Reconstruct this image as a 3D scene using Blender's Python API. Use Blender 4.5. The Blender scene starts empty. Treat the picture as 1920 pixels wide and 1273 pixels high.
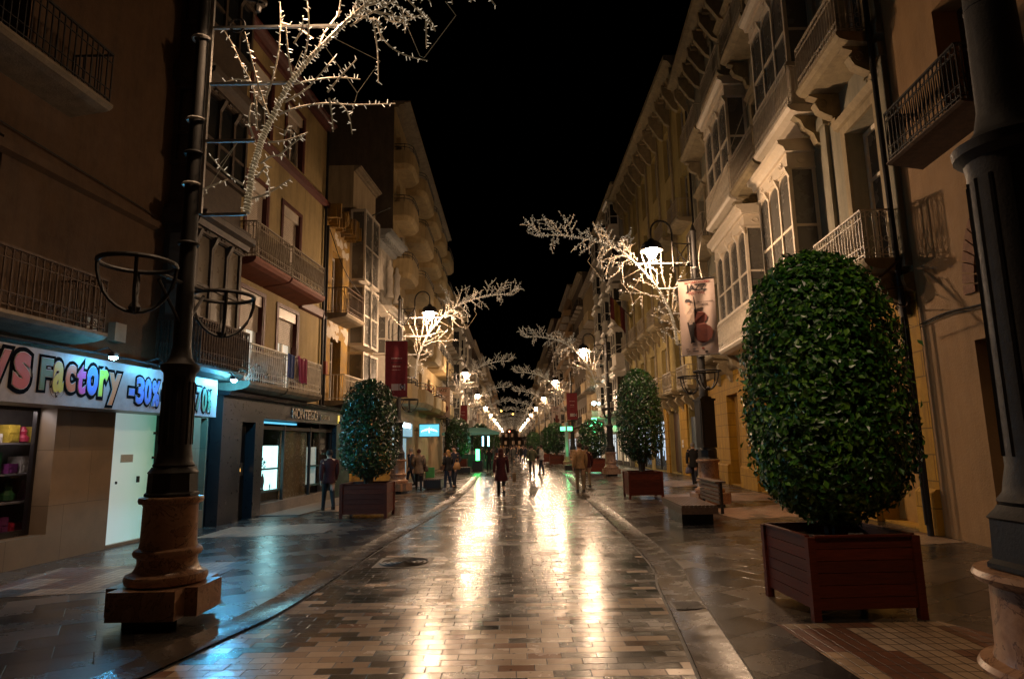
import bpy, bmesh, math, random
from mathutils import Vector, Matrix
R = math.radians
random.seed(7)
sc = bpy.context.scene
col = sc.collection
# ------------------------------------------------------------------ camera, sky, exposure
FPX = 1200.0; PITCH = math.atan(197.5/FPX); ROLL = 0.018; HC = 1.75
cam = bpy.data.objects.new('camera', bpy.data.cameras.new('camera')); col.objects.link(cam)
cam.data.sensor_width = 36; cam.data.lens = FPX/1920*36; cam.data.clip_end = 1500; cam.data.clip_start = .05
cam.data.shift_x = 2/1920
cam.matrix_world = Matrix.Translation((0, 0, HC)) @ Matrix.Rotation(R(90)+PITCH, 4, 'X') @ Matrix.Rotation(-ROLL, 4, 'Z')
sc.camera = cam
w = bpy.data.worlds.new('World'); sc.world = w; w.use_nodes = True
nt = w.node_tree; sky = nt.nodes.new('ShaderNodeTexSky'); sky.sky_type = 'NISHITA'; sky.sun_disc = False
sky.sun_elevation = R(-6); sky.sun_rotation = R(200)
nt.links.new(sky.outputs[0], nt.nodes['Background'].inputs[0]); nt.nodes['Background'].inputs[1].default_value = .012
sun = bpy.data.objects.new('moon', bpy.data.lights.new('moon', 'SUN')); col.objects.link(sun)
sun.data.energy = .0015; sun.data.angle = R(.5); sun.data.color = (.8, .88, 1); sun.rotation_euler = (R(35), R(15), 0)
sc.view_settings.view_transform = 'Standard'; sc.view_settings.look = 'None'; sc.view_settings.exposure = -0.25; sc.view_settings.gamma = 1
sc.cycles.use_denoising = True; sc.cycles.max_bounces = 6; sc.cycles.diffuse_bounces = 3; sc.cycles.glossy_bounces = 3
sc.cycles.transparent_max_bounces = 6; sc.cycles.caustics_reflective = False; sc.cycles.caustics_refractive = False
sc.cycles.sample_clamp_indirect = 4
LAMP = 260.0          # radiance of a lantern globe

# pixel of the photograph (1920 wide) -> world, used once to measure where things stand
def ray(x, y):
    u = x-958; v = -(y-636.5); a = u*math.cos(ROLL)+v*math.sin(ROLL); b = -u*math.sin(ROLL)+v*math.cos(ROLL)
    return (a, FPX*math.cos(PITCH)-b*math.sin(PITCH), FPX*math.sin(PITCH)+b*math.cos(PITCH))
def G(x, y, z=0):
    d = ray(x, y); t = (z-HC)/d[2]; return d[0]*t, d[1]*t
def atY(x, y, Y):
    d = ray(x, y); t = Y/d[1]; return d[0]*t, HC+d[2]*t

# ------------------------------------------------------------------ materials
class NT:
    def __init__(s, m): s.t = m.node_tree; s.n = s.t.nodes; s.l = s.t.links
    def put(s, sock, v):
        if isinstance(v, bpy.types.NodeSocket): s.l.new(v, sock)
        elif v is not None: sock.default_value = v
    def m(s, op, a, b=None, c=None):
        n = s.n.new('ShaderNodeMath'); n.operation = op
        for i, v in enumerate((a, b, c)): s.put(n.inputs[i], v)
        return n.outputs[0]
    def noise(s, vec, scale, detail=3, rough=.6):
        n = s.n.new('ShaderNodeTexNoise'); n.inputs['Scale'].default_value = scale; n.inputs['Detail'].default_value = detail
        n.inputs['Roughness'].default_value = rough; s.put(n.inputs['Vector'], vec); return n.outputs['Fac']
    def white(s, vec):
        n = s.n.new('ShaderNodeTexWhiteNoise'); n.noise_dimensions = '3D'; s.put(n.inputs['Vector'], vec); return n.outputs['Value']
    def comb(s, x, y, z=0.0):
        n = s.n.new('ShaderNodeCombineXYZ')
        for i, v in enumerate((x, y, z)): s.put(n.inputs[i], v)
        return n.outputs[0]
    def sep(s, v):
        n = s.n.new('ShaderNodeSeparateXYZ'); s.put(n.inputs[0], v); return n.outputs
    def obj(s): return s.n.new('ShaderNodeTexCoord').outputs['Object']
    def pos(s): return s.n.new('ShaderNodeNewGeometry').outputs['Position']
    def island(s): return s.n.new('ShaderNodeNewGeometry').outputs['Random Per Island']
    def ramp(s, f, stops, const=False):
        n = s.n.new('ShaderNodeValToRGB'); s.put(n.inputs[0], f); cr = n.color_ramp
        if const: cr.interpolation = 'CONSTANT'
        while len(cr.elements) < len(stops): cr.elements.new(.5)
        for e, (p, c) in zip(cr.elements, stops): e.position = p; e.color = (*c, 1)
        return n.outputs[0]
    def mix(s, f, a, b, mode='MIX'):
        n = s.n.new('ShaderNodeMix'); n.data_type = 'RGBA'; n.blend_type = mode
        s.put(n.inputs[0], f)
        for i, v in ((6, a), (7, b)):
            if isinstance(v, tuple) and len(v) == 3: v = (*v, 1)
            s.put(n.inputs[i], v)
        return n.outputs[2]
    def bump(s, h, dist=.01, strength=1.0):
        n = s.n.new('ShaderNodeBump'); n.inputs['Distance'].default_value = dist; n.inputs['Strength'].default_value = strength
        s.put(n.inputs['Height'], h); return n.outputs[0]
MATS = {}
def new_mat(name):
    m = bpy.data.materials.new(name); m.use_nodes = True
    return m, NT(m), m.node_tree.nodes['Principled BSDF']
def mat(name, c, c2=None, rough=.6, metal=0.0, scale=3.0, bump=0.0, bscale=40.0, spec=.5, grime=0.0, blocks=None, emit=None, es=0.0, wave=None):
    """wall, metal, wood, cloth: two tones mixed by noise, streaky grime, optional masonry joints"""
    if name in MATS: return MATS[name]
    m, N, P = new_mat(name); MATS[name] = m
    o = N.obj(); f = N.noise(o, scale, 5)
    cr = N.ramp(f, [(.3, c), (.7, c2 or tuple(x*.7 for x in c))])
    hs = []
    if grime:
        x, y, z = N.sep(o)
        g = N.noise(N.comb(N.m('MULTIPLY', x, 3.0), N.m('MULTIPLY', y, 3.0), N.m('MULTIPLY', z, .45)), 1.3, 5, .7)
        g = N.m('MULTIPLY', N.m('SMOOTH_MIN', N.m('MAXIMUM', N.m('MULTIPLY_ADD', g, 3.2, -1.35), 0.0), 1.0, .1), grime)
        cr = N.mix(g, cr, tuple(v*.35 for v in c))
    if blocks:
        bw, bh, jw = blocks
        x, y, z = N.sep(N.pos())
        row = N.m('FLOOR', N.m('DIVIDE', z, bh)); fz = N.m('FRACT', N.m('DIVIDE', z, bh))
        ys = N.m('ADD', N.m('DIVIDE', N.m('ADD', y, N.m('MULTIPLY', x, .3)), bw), N.m('MULTIPLY', N.m('MODULO', row, 2.0), .5))
        fy = N.m('FRACT', ys); c1 = N.m('FLOOR', ys)
        dj = N.m('MINIMUM', N.m('MULTIPLY', N.m('MINIMUM', fz, N.m('SUBTRACT', 1.0, fz)), bh), N.m('MULTIPLY', N.m('MINIMUM', fy, N.m('SUBTRACT', 1.0, fy)), bw))
        j = N.m('LESS_THAN', dj, jw)
        cr = N.mix(N.m('MULTIPLY', N.white(N.comb(row, c1, 1.0)), .4), cr, tuple(v*.55 for v in c))
        cr = N.mix(j, cr, tuple(v*.3 for v in c)); hs.append((N.m('MINIMUM', dj, jw*1.5), 1.0))
    if wave:
        x, y, z = N.sep(o); fz = N.m('FRACT', N.m('DIVIDE', z, wave)); j = N.m('LESS_THAN', fz, .1)
        cr = N.mix(j, cr, tuple(v*.25 for v in c)); hs.append((N.m('SUBTRACT', 1.0, j), 1.0))
    N.put(P.inputs['Base Color'], cr)
    P.inputs['Metallic'].default_value = metal; P.inputs['Specular IOR Level'].default_value = spec
    N.put(P.inputs['Roughness'], N.m('MULTIPLY_ADD', N.noise(o, scale*4, 3), .3, rough-.15))
    if bump:
        h = N.noise(o, bscale, 4)
        if hs: h = N.m('ADD', N.m('MULTIPLY', h, .4), hs[0][0])
        N.put(P.inputs['Normal'], N.bump(h, bump))
    if emit:
        P.inputs['Emission Color'].default_value = (*emit, 1); P.inputs['Emission Strength'].default_value = es
    return m
def glow(name, c, s):
    if name in MATS: return MATS[name]
    m, N, P = new_mat(name); MATS[name] = m
    P.inputs['Base Color'].default_value = (.6, .6, .6, 1); P.inputs['Emission Color'].default_value = (*c, 1); P.inputs['Emission Strength'].default_value = s
    return m

M_iron = mat('iron_paint', (.012, .011, .010), (.024, .02, .017), .62, .1, 8, .002, 60)
M_irond = mat('rusty_iron', (.10, .06, .035), (.05, .03, .02), .7, .2, 10, .002, 60)
M_ironw = mat('white_painted_iron', (.75, .67, .54), (.52, .45, .35), .5, 0, 9)
M_ironc = mat('cream_painted_iron', (.42, .36, .27), (.28, .22, .16), .55, 0, 9)
M_glass = mat('window_glass', (.012, .014, .016), (.02, .022, .024), .18, 0, 1, 0, 1, .8)
M_curt = mat('curtained_glass', (.13, .12, .105), (.09, .085, .075), .25, 0, .7, 0, 1, .8)
M_litw = glow('lit_room_glass', (1, .88, .68), .75)
M_shut = mat('roller_shutter', (.55, .47, .38), (.42, .35, .28), .6, 0, 3, .01, 20, wave=.055)
M_frame = mat('brown_window_frame', (.10, .05, .03), (.06, .03, .02), .5)
M_framew = mat('white_window_frame', (.62, .56, .48), (.5, .45, .38), .45, 0, 6)
M_frameg = mat('grey_window_frame', (.36, .33, .29), (.26, .24, .21), .5, 0, 6)
M_framed = mat('old_dark_frame', (.08, .055, .035), (.05, .035, .025), .6, 0, 6)
M_red = mat('oxblood_trim', (.10, .018, .012), (.07, .014, .01), .6, 0, 4, .003)
M_orange = mat('orange_soffit', (.28, .07, .03), (.2, .05, .022), .7, 0, 3, .003, grime=.4)
M_woodr = None
M_black = mat('black_stone', (.009, .008, .009), (.015, .012, .013), .32, 0, 3, .0005)
M_dark = mat('dark_interior', (.012, .011, .01), (.02, .018, .015), .8)
M_roof = mat('roof_tar', (.05, .045, .04), None, .9)
M_skin = mat('skin', (.50, .30, .21), (.45, .26, .18), .5, 0, 12)
M_shoe = mat('black_shoe', (.012, .011, .01), None, .4)

# road of small stone setts laid across the street, pale setts scattered in a broad band near the front
def road_mat():
    m, N, P = new_mat('road_setts'); x, y, z = N.sep(N.pos()); bw, bh = .29, .145
    row = N.m('FLOOR', N.m('DIVIDE', y, bh)); fy = N.m('FRACT', N.m('DIVIDE', y, bh))
    off = N.white(N.comb(row, 3.0, 0.0)); off = N.m('ADD', N.m('MULTIPLY', N.m('MODULO', row, 2.0), .5), N.m('MULTIPLY', off, .25))
    xs = N.m('ADD', N.m('DIVIDE', x, bw), off); cx = N.m('FLOOR', xs); fx = N.m('FRACT', xs)
    idv = N.comb(cx, row, 5.0); r1 = N.white(idv); r2 = N.white(N.comb(cx, row, 9.0))
    dark = N.ramp(r1, [(0, (.014, .013, .012)), (.3, (.026, .022, .019)), (.55, (.042, .032, .025)), (.75, (.06, .045, .034)), (.88, (.10, .052, .028)), (.95, (.13, .10, .08))], True)
    lite = N.ramp(r2, [(0, (.40, .29, .21)), (.35, (.50, .38, .28)), (.7, (.60, .47, .36)), (.9, (.24, .12, .07))], True)
    pat = N.noise(N.comb(N.m('MULTIPLY', cx, .34), N.m('MULTIPLY', row, .17), 0.0), 1.0, 1)
    jit = N.m('MULTIPLY_ADD', N.white(N.comb(cx, row, 11.0)), .26, -.13)
    lm = N.m('GREATER_THAN', N.m('ADD', pat, jit), .487)
    edge = N.m('ADD', 7.55, N.m('MULTIPLY', N.white(N.comb(cx, 2.0, 0.0)), .3))
    band = N.m('LESS_THAN', N.m('MULTIPLY', row, bh), edge)
    band2 = N.m('GREATER_THAN', N.white(N.comb(cx, row, 21.0)), .965)
    lm = N.m('MAXIMUM', N.m('MULTIPLY', lm, band), band2)
    c = N.mix(lm, dark, lite)
    st = N.noise(N.pos(), 6, 6, .7); c = N.mix(N.m('MULTIPLY', st, .38), c, (.03, .026, .022), 'MIX')
    dj = N.m('MINIMUM', N.m('MULTIPLY', N.m('MINIMUM', fy, N.m('SUBTRACT', 1.0, fy)), bh), N.m('MULTIPLY', N.m('MINIMUM', fx, N.m('SUBTRACT', 1.0, fx)), bw))
    j = N.m('LESS_THAN', dj, .0035); c = N.mix(j, c, (.012, .010, .009)); gum = N.m('GREATER_THAN', N.noise(N.pos(), 13, 1), .735); c = N.mix(N.m('MULTIPLY', gum, .7), c, (.012, .010, .009)); N.put(P.inputs['Base Color'], c)
    rr = N.m('MULTIPLY_ADD', N.white(N.comb(cx, row, 31.0)), .07, .09)
    rr = N.m('ADD', rr, N.m('MULTIPLY', N.m('MAXIMUM', N.m('MULTIPLY_ADD', N.noise(N.pos(), 1.3, 5, .65), 1.6, -.5), 0.0), .3)); rr = N.m('ADD', rr, N.m('MULTIPLY', j, .4))
    N.put(P.inputs['Roughness'], rr); P.inputs['Specular IOR Level'].default_value = .5
    # each sett tilts a little, the face is slightly pitted
    tilt = N.m('ADD', N.m('MULTIPLY', N.m('SUBTRACT', fx, .5), N.m('MULTIPLY_ADD', r1, .0022, -.0011)), N.m('MULTIPLY', N.m('SUBTRACT', fy, .5), N.m('MULTIPLY_ADD', r2, .0026, -.0013)))
    h = N.m('ADD', N.m('ADD', tilt, N.m('MULTIPLY', N.m('MINIMUM', dj, .006), .5)), N.m('MULTIPLY', N.noise(N.comb(N.m('MULTIPLY', x, .5), N.m('MULTIPLY', y, 2.0), 0.0), 30, 3), .0009))
    N.put(P.inputs['Normal'], N.bump(h, 1.0)); return m
def slab_mat():
    m, N, P = new_mat('marble_slabs'); p = N.pos(); x, y, z = N.sep(p)
    u = N.m('MULTIPLY', N.m('ADD', x, N.m('MULTIPLY', y, .62)), .85); v = N.m('MULTIPLY', N.m('SUBTRACT', y, N.m('MULTIPLY', x, .62)), .85)
    bw, bh = .62, .42
    row = N.m('FLOOR', N.m('DIVIDE', v, bh)); fy = N.m('FRACT', N.m('DIVIDE', v, bh))
    us = N.m('ADD', N.m('DIVIDE', u, bw), N.m('MULTIPLY', N.m('MODULO', row, 2.0), .5)); cx = N.m('FLOOR', us); fx = N.m('FRACT', us)
    r1 = N.white(N.comb(cx, row, 2.0))
    base = N.ramp(r1, [(0, (0.020, 0.019, 0.018)), (.3, (0.037, 0.033, 0.029)), (.52, (0.061, 0.049, 0.038)), (.74, (0.102, 0.075, 0.053)), (.9, (0.150, 0.105, 0.071)), (.95, (0.034, 0.022, 0.018))], True)
    n = N.n.new('ShaderNodeTexNoise'); n.inputs['Scale'].default_value = 3; n.inputs['Detail'].default_value = 8; n.inputs['Distortion'].default_value = 2.5; N.put(n.inputs['Vector'], p)
    vein = N.m('LESS_THAN', N.m('ABSOLUTE', N.m('SUBTRACT', n.outputs['Fac'], .5)), .012)
    c = N.mix(N.m('MULTIPLY', N.noise(p, 5, 5), .5), base, (.03, .028, .026)); c = N.mix(N.m('MULTIPLY', vein, .12), c, (.3, .26, .22))
    dj = N.m('MINIMUM', N.m('MULTIPLY', N.m('MINIMUM', fy, N.m('SUBTRACT', 1.0, fy)), bh), N.m('MULTIPLY', N.m('MINIMUM', fx, N.m('SUBTRACT', 1.0, fx)), bw))
    j = N.m('LESS_THAN', dj, .004); c = N.mix(j, c, (.015, .013, .012)); N.put(P.inputs['Base Color'], c)
    N.put(P.inputs['Roughness'], N.m('MULTIPLY_ADD', N.noise(p, 1.7, 5, .7), .25, N.m('MULTIPLY_ADD', r1, .1, .09))); P.inputs['Specular IOR Level'].default_value = .8
    h = N.m('ADD', N.m('MULTIPLY', N.m('MINIMUM', dj, .006), .4), N.m('MULTIPLY', N.noise(N.comb(N.m('MULTIPLY', x, .6), N.m('MULTIPLY', y, 1.5), 0.0), 14, 4), .0018))
    N.put(P.inputs['Normal'], N.bump(h, 1.0)); return m
def gutter_mat():
    m, N, P = new_mat('gutter_stone'); p = N.pos(); x, y, z = N.sep(p)
    r = N.white(N.comb(N.m('FLOOR', N.m('DIVIDE', y, .5)), 1.0, 1.0)); fy = N.m('FRACT', N.m('DIVIDE', y, .5))
    c = N.ramp(r, [(0, (.075, .058, .044)), (.4, (.11, .085, .062)), (.7, (.05, .042, .035)), (.88, (.16, .12, .085))], True)
    c = N.mix(N.m('MULTIPLY', N.noise(p, 7, 6, .7), .6), c, (.06, .05, .042)); j = N.m('LESS_THAN', fy, .02); c = N.mix(j, c, (.02, .017, .015))
    N.put(P.inputs['Base Color'], c); N.put(P.inputs['Roughness'], N.m('MULTIPLY_ADD', N.noise(p, 4, 4), .4, .05)); P.inputs['Specular IOR Level'].default_value = .8
    N.put(P.inputs['Normal'], N.bump(N.m('MULTIPLY', N.noise(p, 12, 4), .002), 1.0)); return m
def mosaic_mat(name, sq, pal, big=4.0):
    m, N, P = new_mat(name); p = N.obj(); x, y, z = N.sep(p)
    ax = N.m('DIVIDE', x, sq*.62); ay = N.m('DIVIDE', y, sq); cx = N.m('FLOOR', ax); cy = N.m('FLOOR', ay); fx = N.m('FRACT', ax); fy = N.m('FRACT', ay)
    g = N.white(N.comb(N.m('FLOOR', N.m('DIVIDE', N.m('ADD', cx, N.m('MULTIPLY', N.m('FLOOR', N.m('DIVIDE', cy, big)), 1.0)), big)), N.m('FLOOR', N.m('DIVIDE', cy, big)), 4.0))
    c = N.ramp(g, pal, True); c = N.mix(N.m('MULTIPLY', N.white(N.comb(cx, cy, 0.0)), .35), c, (.07, .05, .035)); c = N.mix(N.m('MULTIPLY', N.noise(p, 5, 4), .4), c, (.05, .04, .03))
    dj = N.m('MULTIPLY', N.m('MINIMUM', N.m('MULTIPLY', N.m('MINIMUM', fx, N.m('SUBTRACT', 1.0, fx)), .62), N.m('MINIMUM', fy, N.m('SUBTRACT', 1.0, fy))), sq)
    c = N.mix(N.m('LESS_THAN', dj, .005), c, (.015, .012, .01)); N.put(P.inputs['Base Color'], c)
    N.put(P.inputs['Roughness'], N.m('MULTIPLY_ADD', N.noise(p, 8, 3), .3, .22)); P.inputs['Specular IOR Level'].default_value = .7
    N.put(P.inputs['Normal'], N.bump(N.m('ADD', N.m('MINIMUM', dj, .007), N.m('MULTIPLY', N.noise(p, 20, 3), .003)), 1.0)); return m
def leaf_mat(name, a, b, c3):
    m, N, P = new_mat(name); c = N.ramp(N.island(), [(0, a), (.6, b), (.93, c3)]); N.put(P.inputs['Base Color'], c)
    N.put(P.inputs['Roughness'], N.m('MULTIPLY_ADD', N.noise(N.obj(), 30, 2), .25, .22)); P.inputs['Specular IOR Level'].default_value = .6
    P.inputs['Transmission Weight'].default_value = 0.0; return m
def marble_mat(name, a, b, dk):
    m, N, P = new_mat(name); o = N.obj()
    n = N.n.new('ShaderNodeTexNoise'); n.inputs['Scale'].default_value = 3.5; n.inputs['Detail'].default_value = 9; n.inputs['Distortion'].default_value = 1.6; n.inputs['Roughness'].default_value = .65; N.put(n.inputs['Vector'], o)
    f = n.outputs['Fac']; c = N.ramp(f, [(.3, a), (.52, b), (.75, a)]); v = N.m('LESS_THAN', N.m('ABSOLUTE', N.m('SUBTRACT', f, .47)), .014)
    c = N.mix(N.m('MULTIPLY', v, .7), c, dk); c = N.mix(N.m('MULTIPLY', N.noise(o, 14, 5), .45), c, dk); N.put(P.inputs['Base Color'], c)
    N.put(P.inputs['Roughness'], N.m('MULTIPLY_ADD', N.noise(o, 9, 3), .25, .2)); N.put(P.inputs['Normal'], N.bump(N.noise(o, 25, 4), .002)); return m
M_marble = marble_mat('red_marble', (.33, .15, .08), (.58, .35, .21), (.07, .02, .012))
M_leafb = leaf_mat('ficus_leaves_lit', (.009, .05, .005), (.028, .13, .010), (.13, .30, .03)); M_leaf = leaf_mat('ficus_leaves', (.004, .020, .004), (.009, .047, .008), (.035, .11, .02))  # near shrub's copy of the leaves, coloured brighter to make up for weak light
M_bark = mat('bark', (.11, .08, .055), (.06, .045, .03), .8, 0, 12, .01, 30)
M_soil = mat('soil', (.03, .02, .014), (.05, .035, .025), .95, 0, 15, .03, 20)
def plank_mat():
    m, N, P = new_mat('varnished_planks'); o = N.obj(); x, y, z = N.sep(o)
    g = N.noise(N.comb(N.m('MULTIPLY', x, 2.0), N.m('MULTIPLY', y, 2.0), N.m('MULTIPLY', z, 22.0)), 3, 5, .65); isl = N.island()
    c = N.ramp(g, [(.25, (.07, .011, .004)), (.6, (.17, .028, .009)), (.85, (.27, .058, .02))]); c = N.mix(N.m('MULTIPLY', isl, .5), c, (.05, .014, .008))
    s = N.noise(o, 9, 6, .75); c = N.mix(N.m('MULTIPLY', N.m('GREATER_THAN', s, .68), .35), c, (.22, .12, .07)); N.put(P.inputs['Base Color'], c)
    N.put(P.inputs['Roughness'], N.m('MULTIPLY_ADD', g, .3, .42)); P.inputs['Specular IOR Level'].default_value = .3; N.put(P.inputs['Normal'], N.bump(g, .003)); return m
M_plank = plank_mat()
M_slat = mat('bench_wood', (.14, .085, .06), (.08, .045, .03), .5, 0, 14, .004, 30)
M_bark2 = mat('wrapped_branch_glow', (.34, .28, .2), (.2, .155, .105), .6, 0, 30, .004, 80, emit=(1, .74, .42), es=.05)  # emission added to brighten bough, twigs and cord; bark itself gives no light
M_bulb = glow('fairy_bulb', (1, .80, .55), .5)
M_bar = mat('galvanised_bar', (.55, .53, .50), (.4, .38, .35), .4, .15, 20)

# ------------------------------------------------------------------ mesh helpers
class MB:
    def __init__(s): s.v = []; s.f = []; s.mi = []; s.cur = 0
    def add(s, vs, fs):
        b = len(s.v); s.v += [tuple(p) for p in vs]; s.f += [tuple(i+b for i in f) for f in fs]; s.mi += [s.cur]*len(fs); return s
    def box8(s, p):    # p: bottom ring of 4, top ring of 4
        return s.add(p, [(3, 2, 1, 0), (4, 5, 6, 7), (0, 1, 5, 4), (1, 2, 6, 5), (2, 3, 7, 6), (3, 0, 4, 7)])
    def box(s, x0, x1, y0, y1, z0, z1):
        return s.box8([(x0, y0, z0), (x1, y0, z0), (x1, y1, z0), (x0, y1, z0), (x0, y0, z1), (x1, y0, z1), (x1, y1, z1), (x0, y1, z1)])
    def quad(s, a, b, c, d): return s.add([a, b, c, d], [(0, 1, 2, 3)])
    def prism(s, poly, z0, z1):
        n = len(poly); vs = [(x, y, z0) for x, y in poly]+[(x, y, z1) for x, y in poly]
        return s.add(vs, [tuple(range(n))[::-1], tuple(range(n, 2*n))]+[(i, (i+1) % n, n+(i+1) % n, n+i) for i in range(n)])
    def lathe(s, prof, n=20, c=(0, 0), sq=None):
        b = []; k = len(prof)
        for r, z in prof:
            for i in range(n):
                a = 2*math.pi*i/n+(math.pi/n if sq else 0); b.append((c[0]+r*math.cos(a), c[1]+r*math.sin(a), z))
        fs = [(j*n+i, j*n+(i+1) % n, (j+1)*n+(i+1) % n, (j+1)*n+i) for j in range(k-1) for i in range(n)]
        fs += [tuple(range(n))[::-1], tuple(range((k-1)*n, k*n))]
        return s.add(b, fs)
    def tube(s, path, r, n=6, closed=False):
        P = [Vector(p) for p in path]; k = len(P); rr = r if isinstance(r, (list, tuple)) else [r]*k; vs = []
        for i, p in enumerate(P):
            if closed: t = P[(i+1) % k]-P[i-1]
            else: t = P[min(i+1, k-1)]-P[max(i-1, 0)]
            t = t.normalized() if t.length > 1e-9 else Vector((0, 0, 1))
            ref = Vector((0, 0, 1)) if abs(t.z) < .9 else Vector((0, 1, 0))
            a = t.cross(ref).normalized(); b = t.cross(a)
            for q in range(n):
                an = 2*math.pi*q/n; vs.append(p+(a*math.cos(an)+b*math.sin(an))*rr[i])
        m = k if closed else k-1
        fs = [(i*n+q, i*n+(q+1) % n, ((i+1) % k)*n+(q+1) % n, ((i+1) % k)*n+q) for i in range(m) for q in range(n)]
        if not closed: fs += [tuple(range(n))[::-1], tuple(range((k-1)*n, k*n))]
        return s.add(vs, fs)
    def ell(s, path, n=12):     # path: (x, y, z, rx, ry) stacked rings along z
        vs = []
        for x, y, z, rx, ry in path:
            vs += [(x+rx*math.cos(2*math.pi*i/n), y+ry*math.sin(2*math.pi*i/n), z) for i in range(n)]
        k = len(path)
        fs = [(j*n+i, j*n+(i+1) % n, (j+1)*n+(i+1) % n, (j+1)*n+i) for j in range(k-1) for i in range(n)]+[tuple(range(n))[::-1], tuple(range((k-1)*n, k*n))]
        return s.add(vs, fs)
    def xf(s, fn): s.v = [tuple(fn(Vector(p))) for p in s.v]; return s
    def merge(s, o, fn=None):
        b = len(s.v); s.v += [tuple(fn(Vector(p))) if fn else p for p in o.v]; s.f += [tuple(i+b for i in f) for f in o.f]; s.mi += o.mi; return s
    def build(s, name, m, parent=None, smooth=False, world=False):
        me = bpy.data.meshes.new(name); v = s.v
        if world and parent is not None:
            L = Vector((0, 0, 0)); q = parent
            while q is not None: L += q.location; q = q.parent
            v = [(p[0]-L.x, p[1]-L.y, p[2]-L.z) for p in v]
        me.from_pydata(v, [], s.f)
        for x in (m if isinstance(m, list) else [m]): me.materials.append(x)
        if isinstance(m, list): me.polygons.foreach_set('material_index', s.mi)
        if smooth: me.polygons.foreach_set('use_smooth', [True]*len(s.f))
        bm = bmesh.new(); bm.from_mesh(me); bmesh.ops.recalc_face_normals(bm, faces=bm.faces)
        if smooth:
            for e in bm.edges:
                if len(e.link_faces) == 2 and e.calc_face_angle(0) > .7: e.smooth = False
        bm.to_mesh(me); bm.free(); me.update()
        o = bpy.data.objects.new(name, me); col.objects.link(o); o.parent = parent; return o
def tag(o, label=None, cat=None, group=None, kind=None):
    if label: o['label'] = label
    if cat: o['category'] = cat
    if group: o['group'] = group
    if kind: o['kind'] = kind
    return o
def empty(name, loc, label, cat, group=None, rz=0):
    o = bpy.data.objects.new(name, None); col.objects.link(o); o.location = loc; o.rotation_euler = (0, 0, rz); o.empty_display_size = .3
    return tag(o, label, cat, group)
def copy_tree(o, parent=None):
    c = o.copy(); col.objects.link(c); c.parent = parent
    for ch in list(o.children): copy_tree(ch, c)
    return c
def place(o, loc, label, rz=0, group=None, scale=None):
    c = copy_tree(o); c.location = loc; c.rotation_euler = (0, 0, rz); c['label'] = label
    if group: c['group'] = group
    if scale: c.scale = scale
    return c
def text_mb(t, size, extrude=.004, fat=0.0, font=None, align='LEFT', shear=0.0):
    cu = bpy.data.curves.new('t', 'FONT'); cu.body = t; cu.size = size; cu.extrude = extrude; cu.offset = fat; cu.align_x = align; cu.shear = shear; cu.resolution_u = 4
    o = bpy.data.objects.new('t', cu); col.objects.link(o); bpy.context.view_layer.update()
    me = bpy.data.meshes.new_from_object(o.evaluated_get(bpy.context.evaluated_depsgraph_get()))
    b = MB(); b.add([tuple(v.co) for v in me.vertices], [tuple(p.vertices) for p in me.polygons])
    bpy.data.objects.remove(o); bpy.data.curves.remove(cu); bpy.data.meshes.remove(me); return b
def smoothline(pts, n):
    """Catmull-Rom through pts"""
    P = [Vector(p) for p in pts]; P = [P[0]*2-P[1]]+P+[P[-1]*2-P[-2]]; out = []
    for i in range(1, len(P)-2):
        for k in range(n):
            t = k/n; a, b, c, d = P[i-1:i+3]
            out.append(.5*((2*b)+(c-a)*t+(2*a-5*b+4*c-d)*t*t+(3*b-a-3*c+d)*t**3))
    return out+[P[-2]]

# ------------------------------------------------------------------ ground
def ground_obj(name, mb, m): o = mb.build(name, m); tag(o, kind='structure'); return o
g = MB(); g.quad((-260, -60, 0), (260, -60, 0), (260, 700, 0), (-260, 700, 0)); ground_obj('ground', g, slab_mat())
GL = [(-5.0, -12), (-3.9, 0), (-3.35, 3.2), (-2.73, 6.12), (-2.47, 7.76), (-2.29, 12.02), (-1.85, 20), (-1.80, 30), (-2.1, 45), (-2.5, 80), (-2.5, 160), (-2.5, 320)]
GR = [(.1, -12), (.75, 0), (1.05, 3.2), (1.36, 5.27), (1.71, 8.08), (2.0, 10.75), (2.3, 21.5), (2.6, 30), (2.95, 42), (2.9, 80), (2.6, 160), (2.4, 320)]
gl = smoothline([(x, y, 0) for x, y in GL], 8); gr = smoothline([(x, y, 0) for x, y in GR], 8)
def strip(A, B, z):
    b = MB(); n = len(A); b.add([(p.x, p.y, z) for p in A]+[(p.x, p.y, z) for p in B], [(i, n+i, n+i+1, i+1) for i in range(n-1)]); return b
ground_obj('road', strip(gl, gr, .004), road_mat())
GM = gutter_mat(); MJ = mat('drain_slot', (.01, .009, .008), None, .6)
gw = .38
for nm, A, sg in (('gutter', gl, -1), ('gutter', gr, 1)):
    o1 = [Vector((p.x+sg*.03, p.y, 0)) for p in A]; o2 = [Vector((p.x+sg*(.03+gw), p.y, 0)) for p in A]; o3 = [Vector((p.x+sg*(.06+gw), p.y, 0)) for p in A]
    # dished channel: falls to the middle
    b = MB(); n = len(A); cols = 7; vs = []
    for p in A:
        for k in range(cols):
            t = k/(cols-1); vs.append((p.x+sg*(.03+gw*t), p.y, .022-.016*math.sin(math.pi*t)))
    b.add(vs, [(i*cols+k, i*cols+k+1, (i+1)*cols+k+1, (i+1)*cols+k) for i in range(n-1) for k in range(cols-1)])
    ob = b.build(nm, GM, smooth=True); tag(ob, kind='structure')
    ground_obj('gutter_joint', strip(A, o1, .006), MJ); ground_obj('gutter_joint', strip(o2, o3, .006), MJ)
BEIGE = [(0, (.42, .28, .17)), (.4, (.36, .24, .14)), (.52, (.17, .065, .034)), (.76, (.025, .02, .018)), (.9, (.5, .36, .24))]
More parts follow.
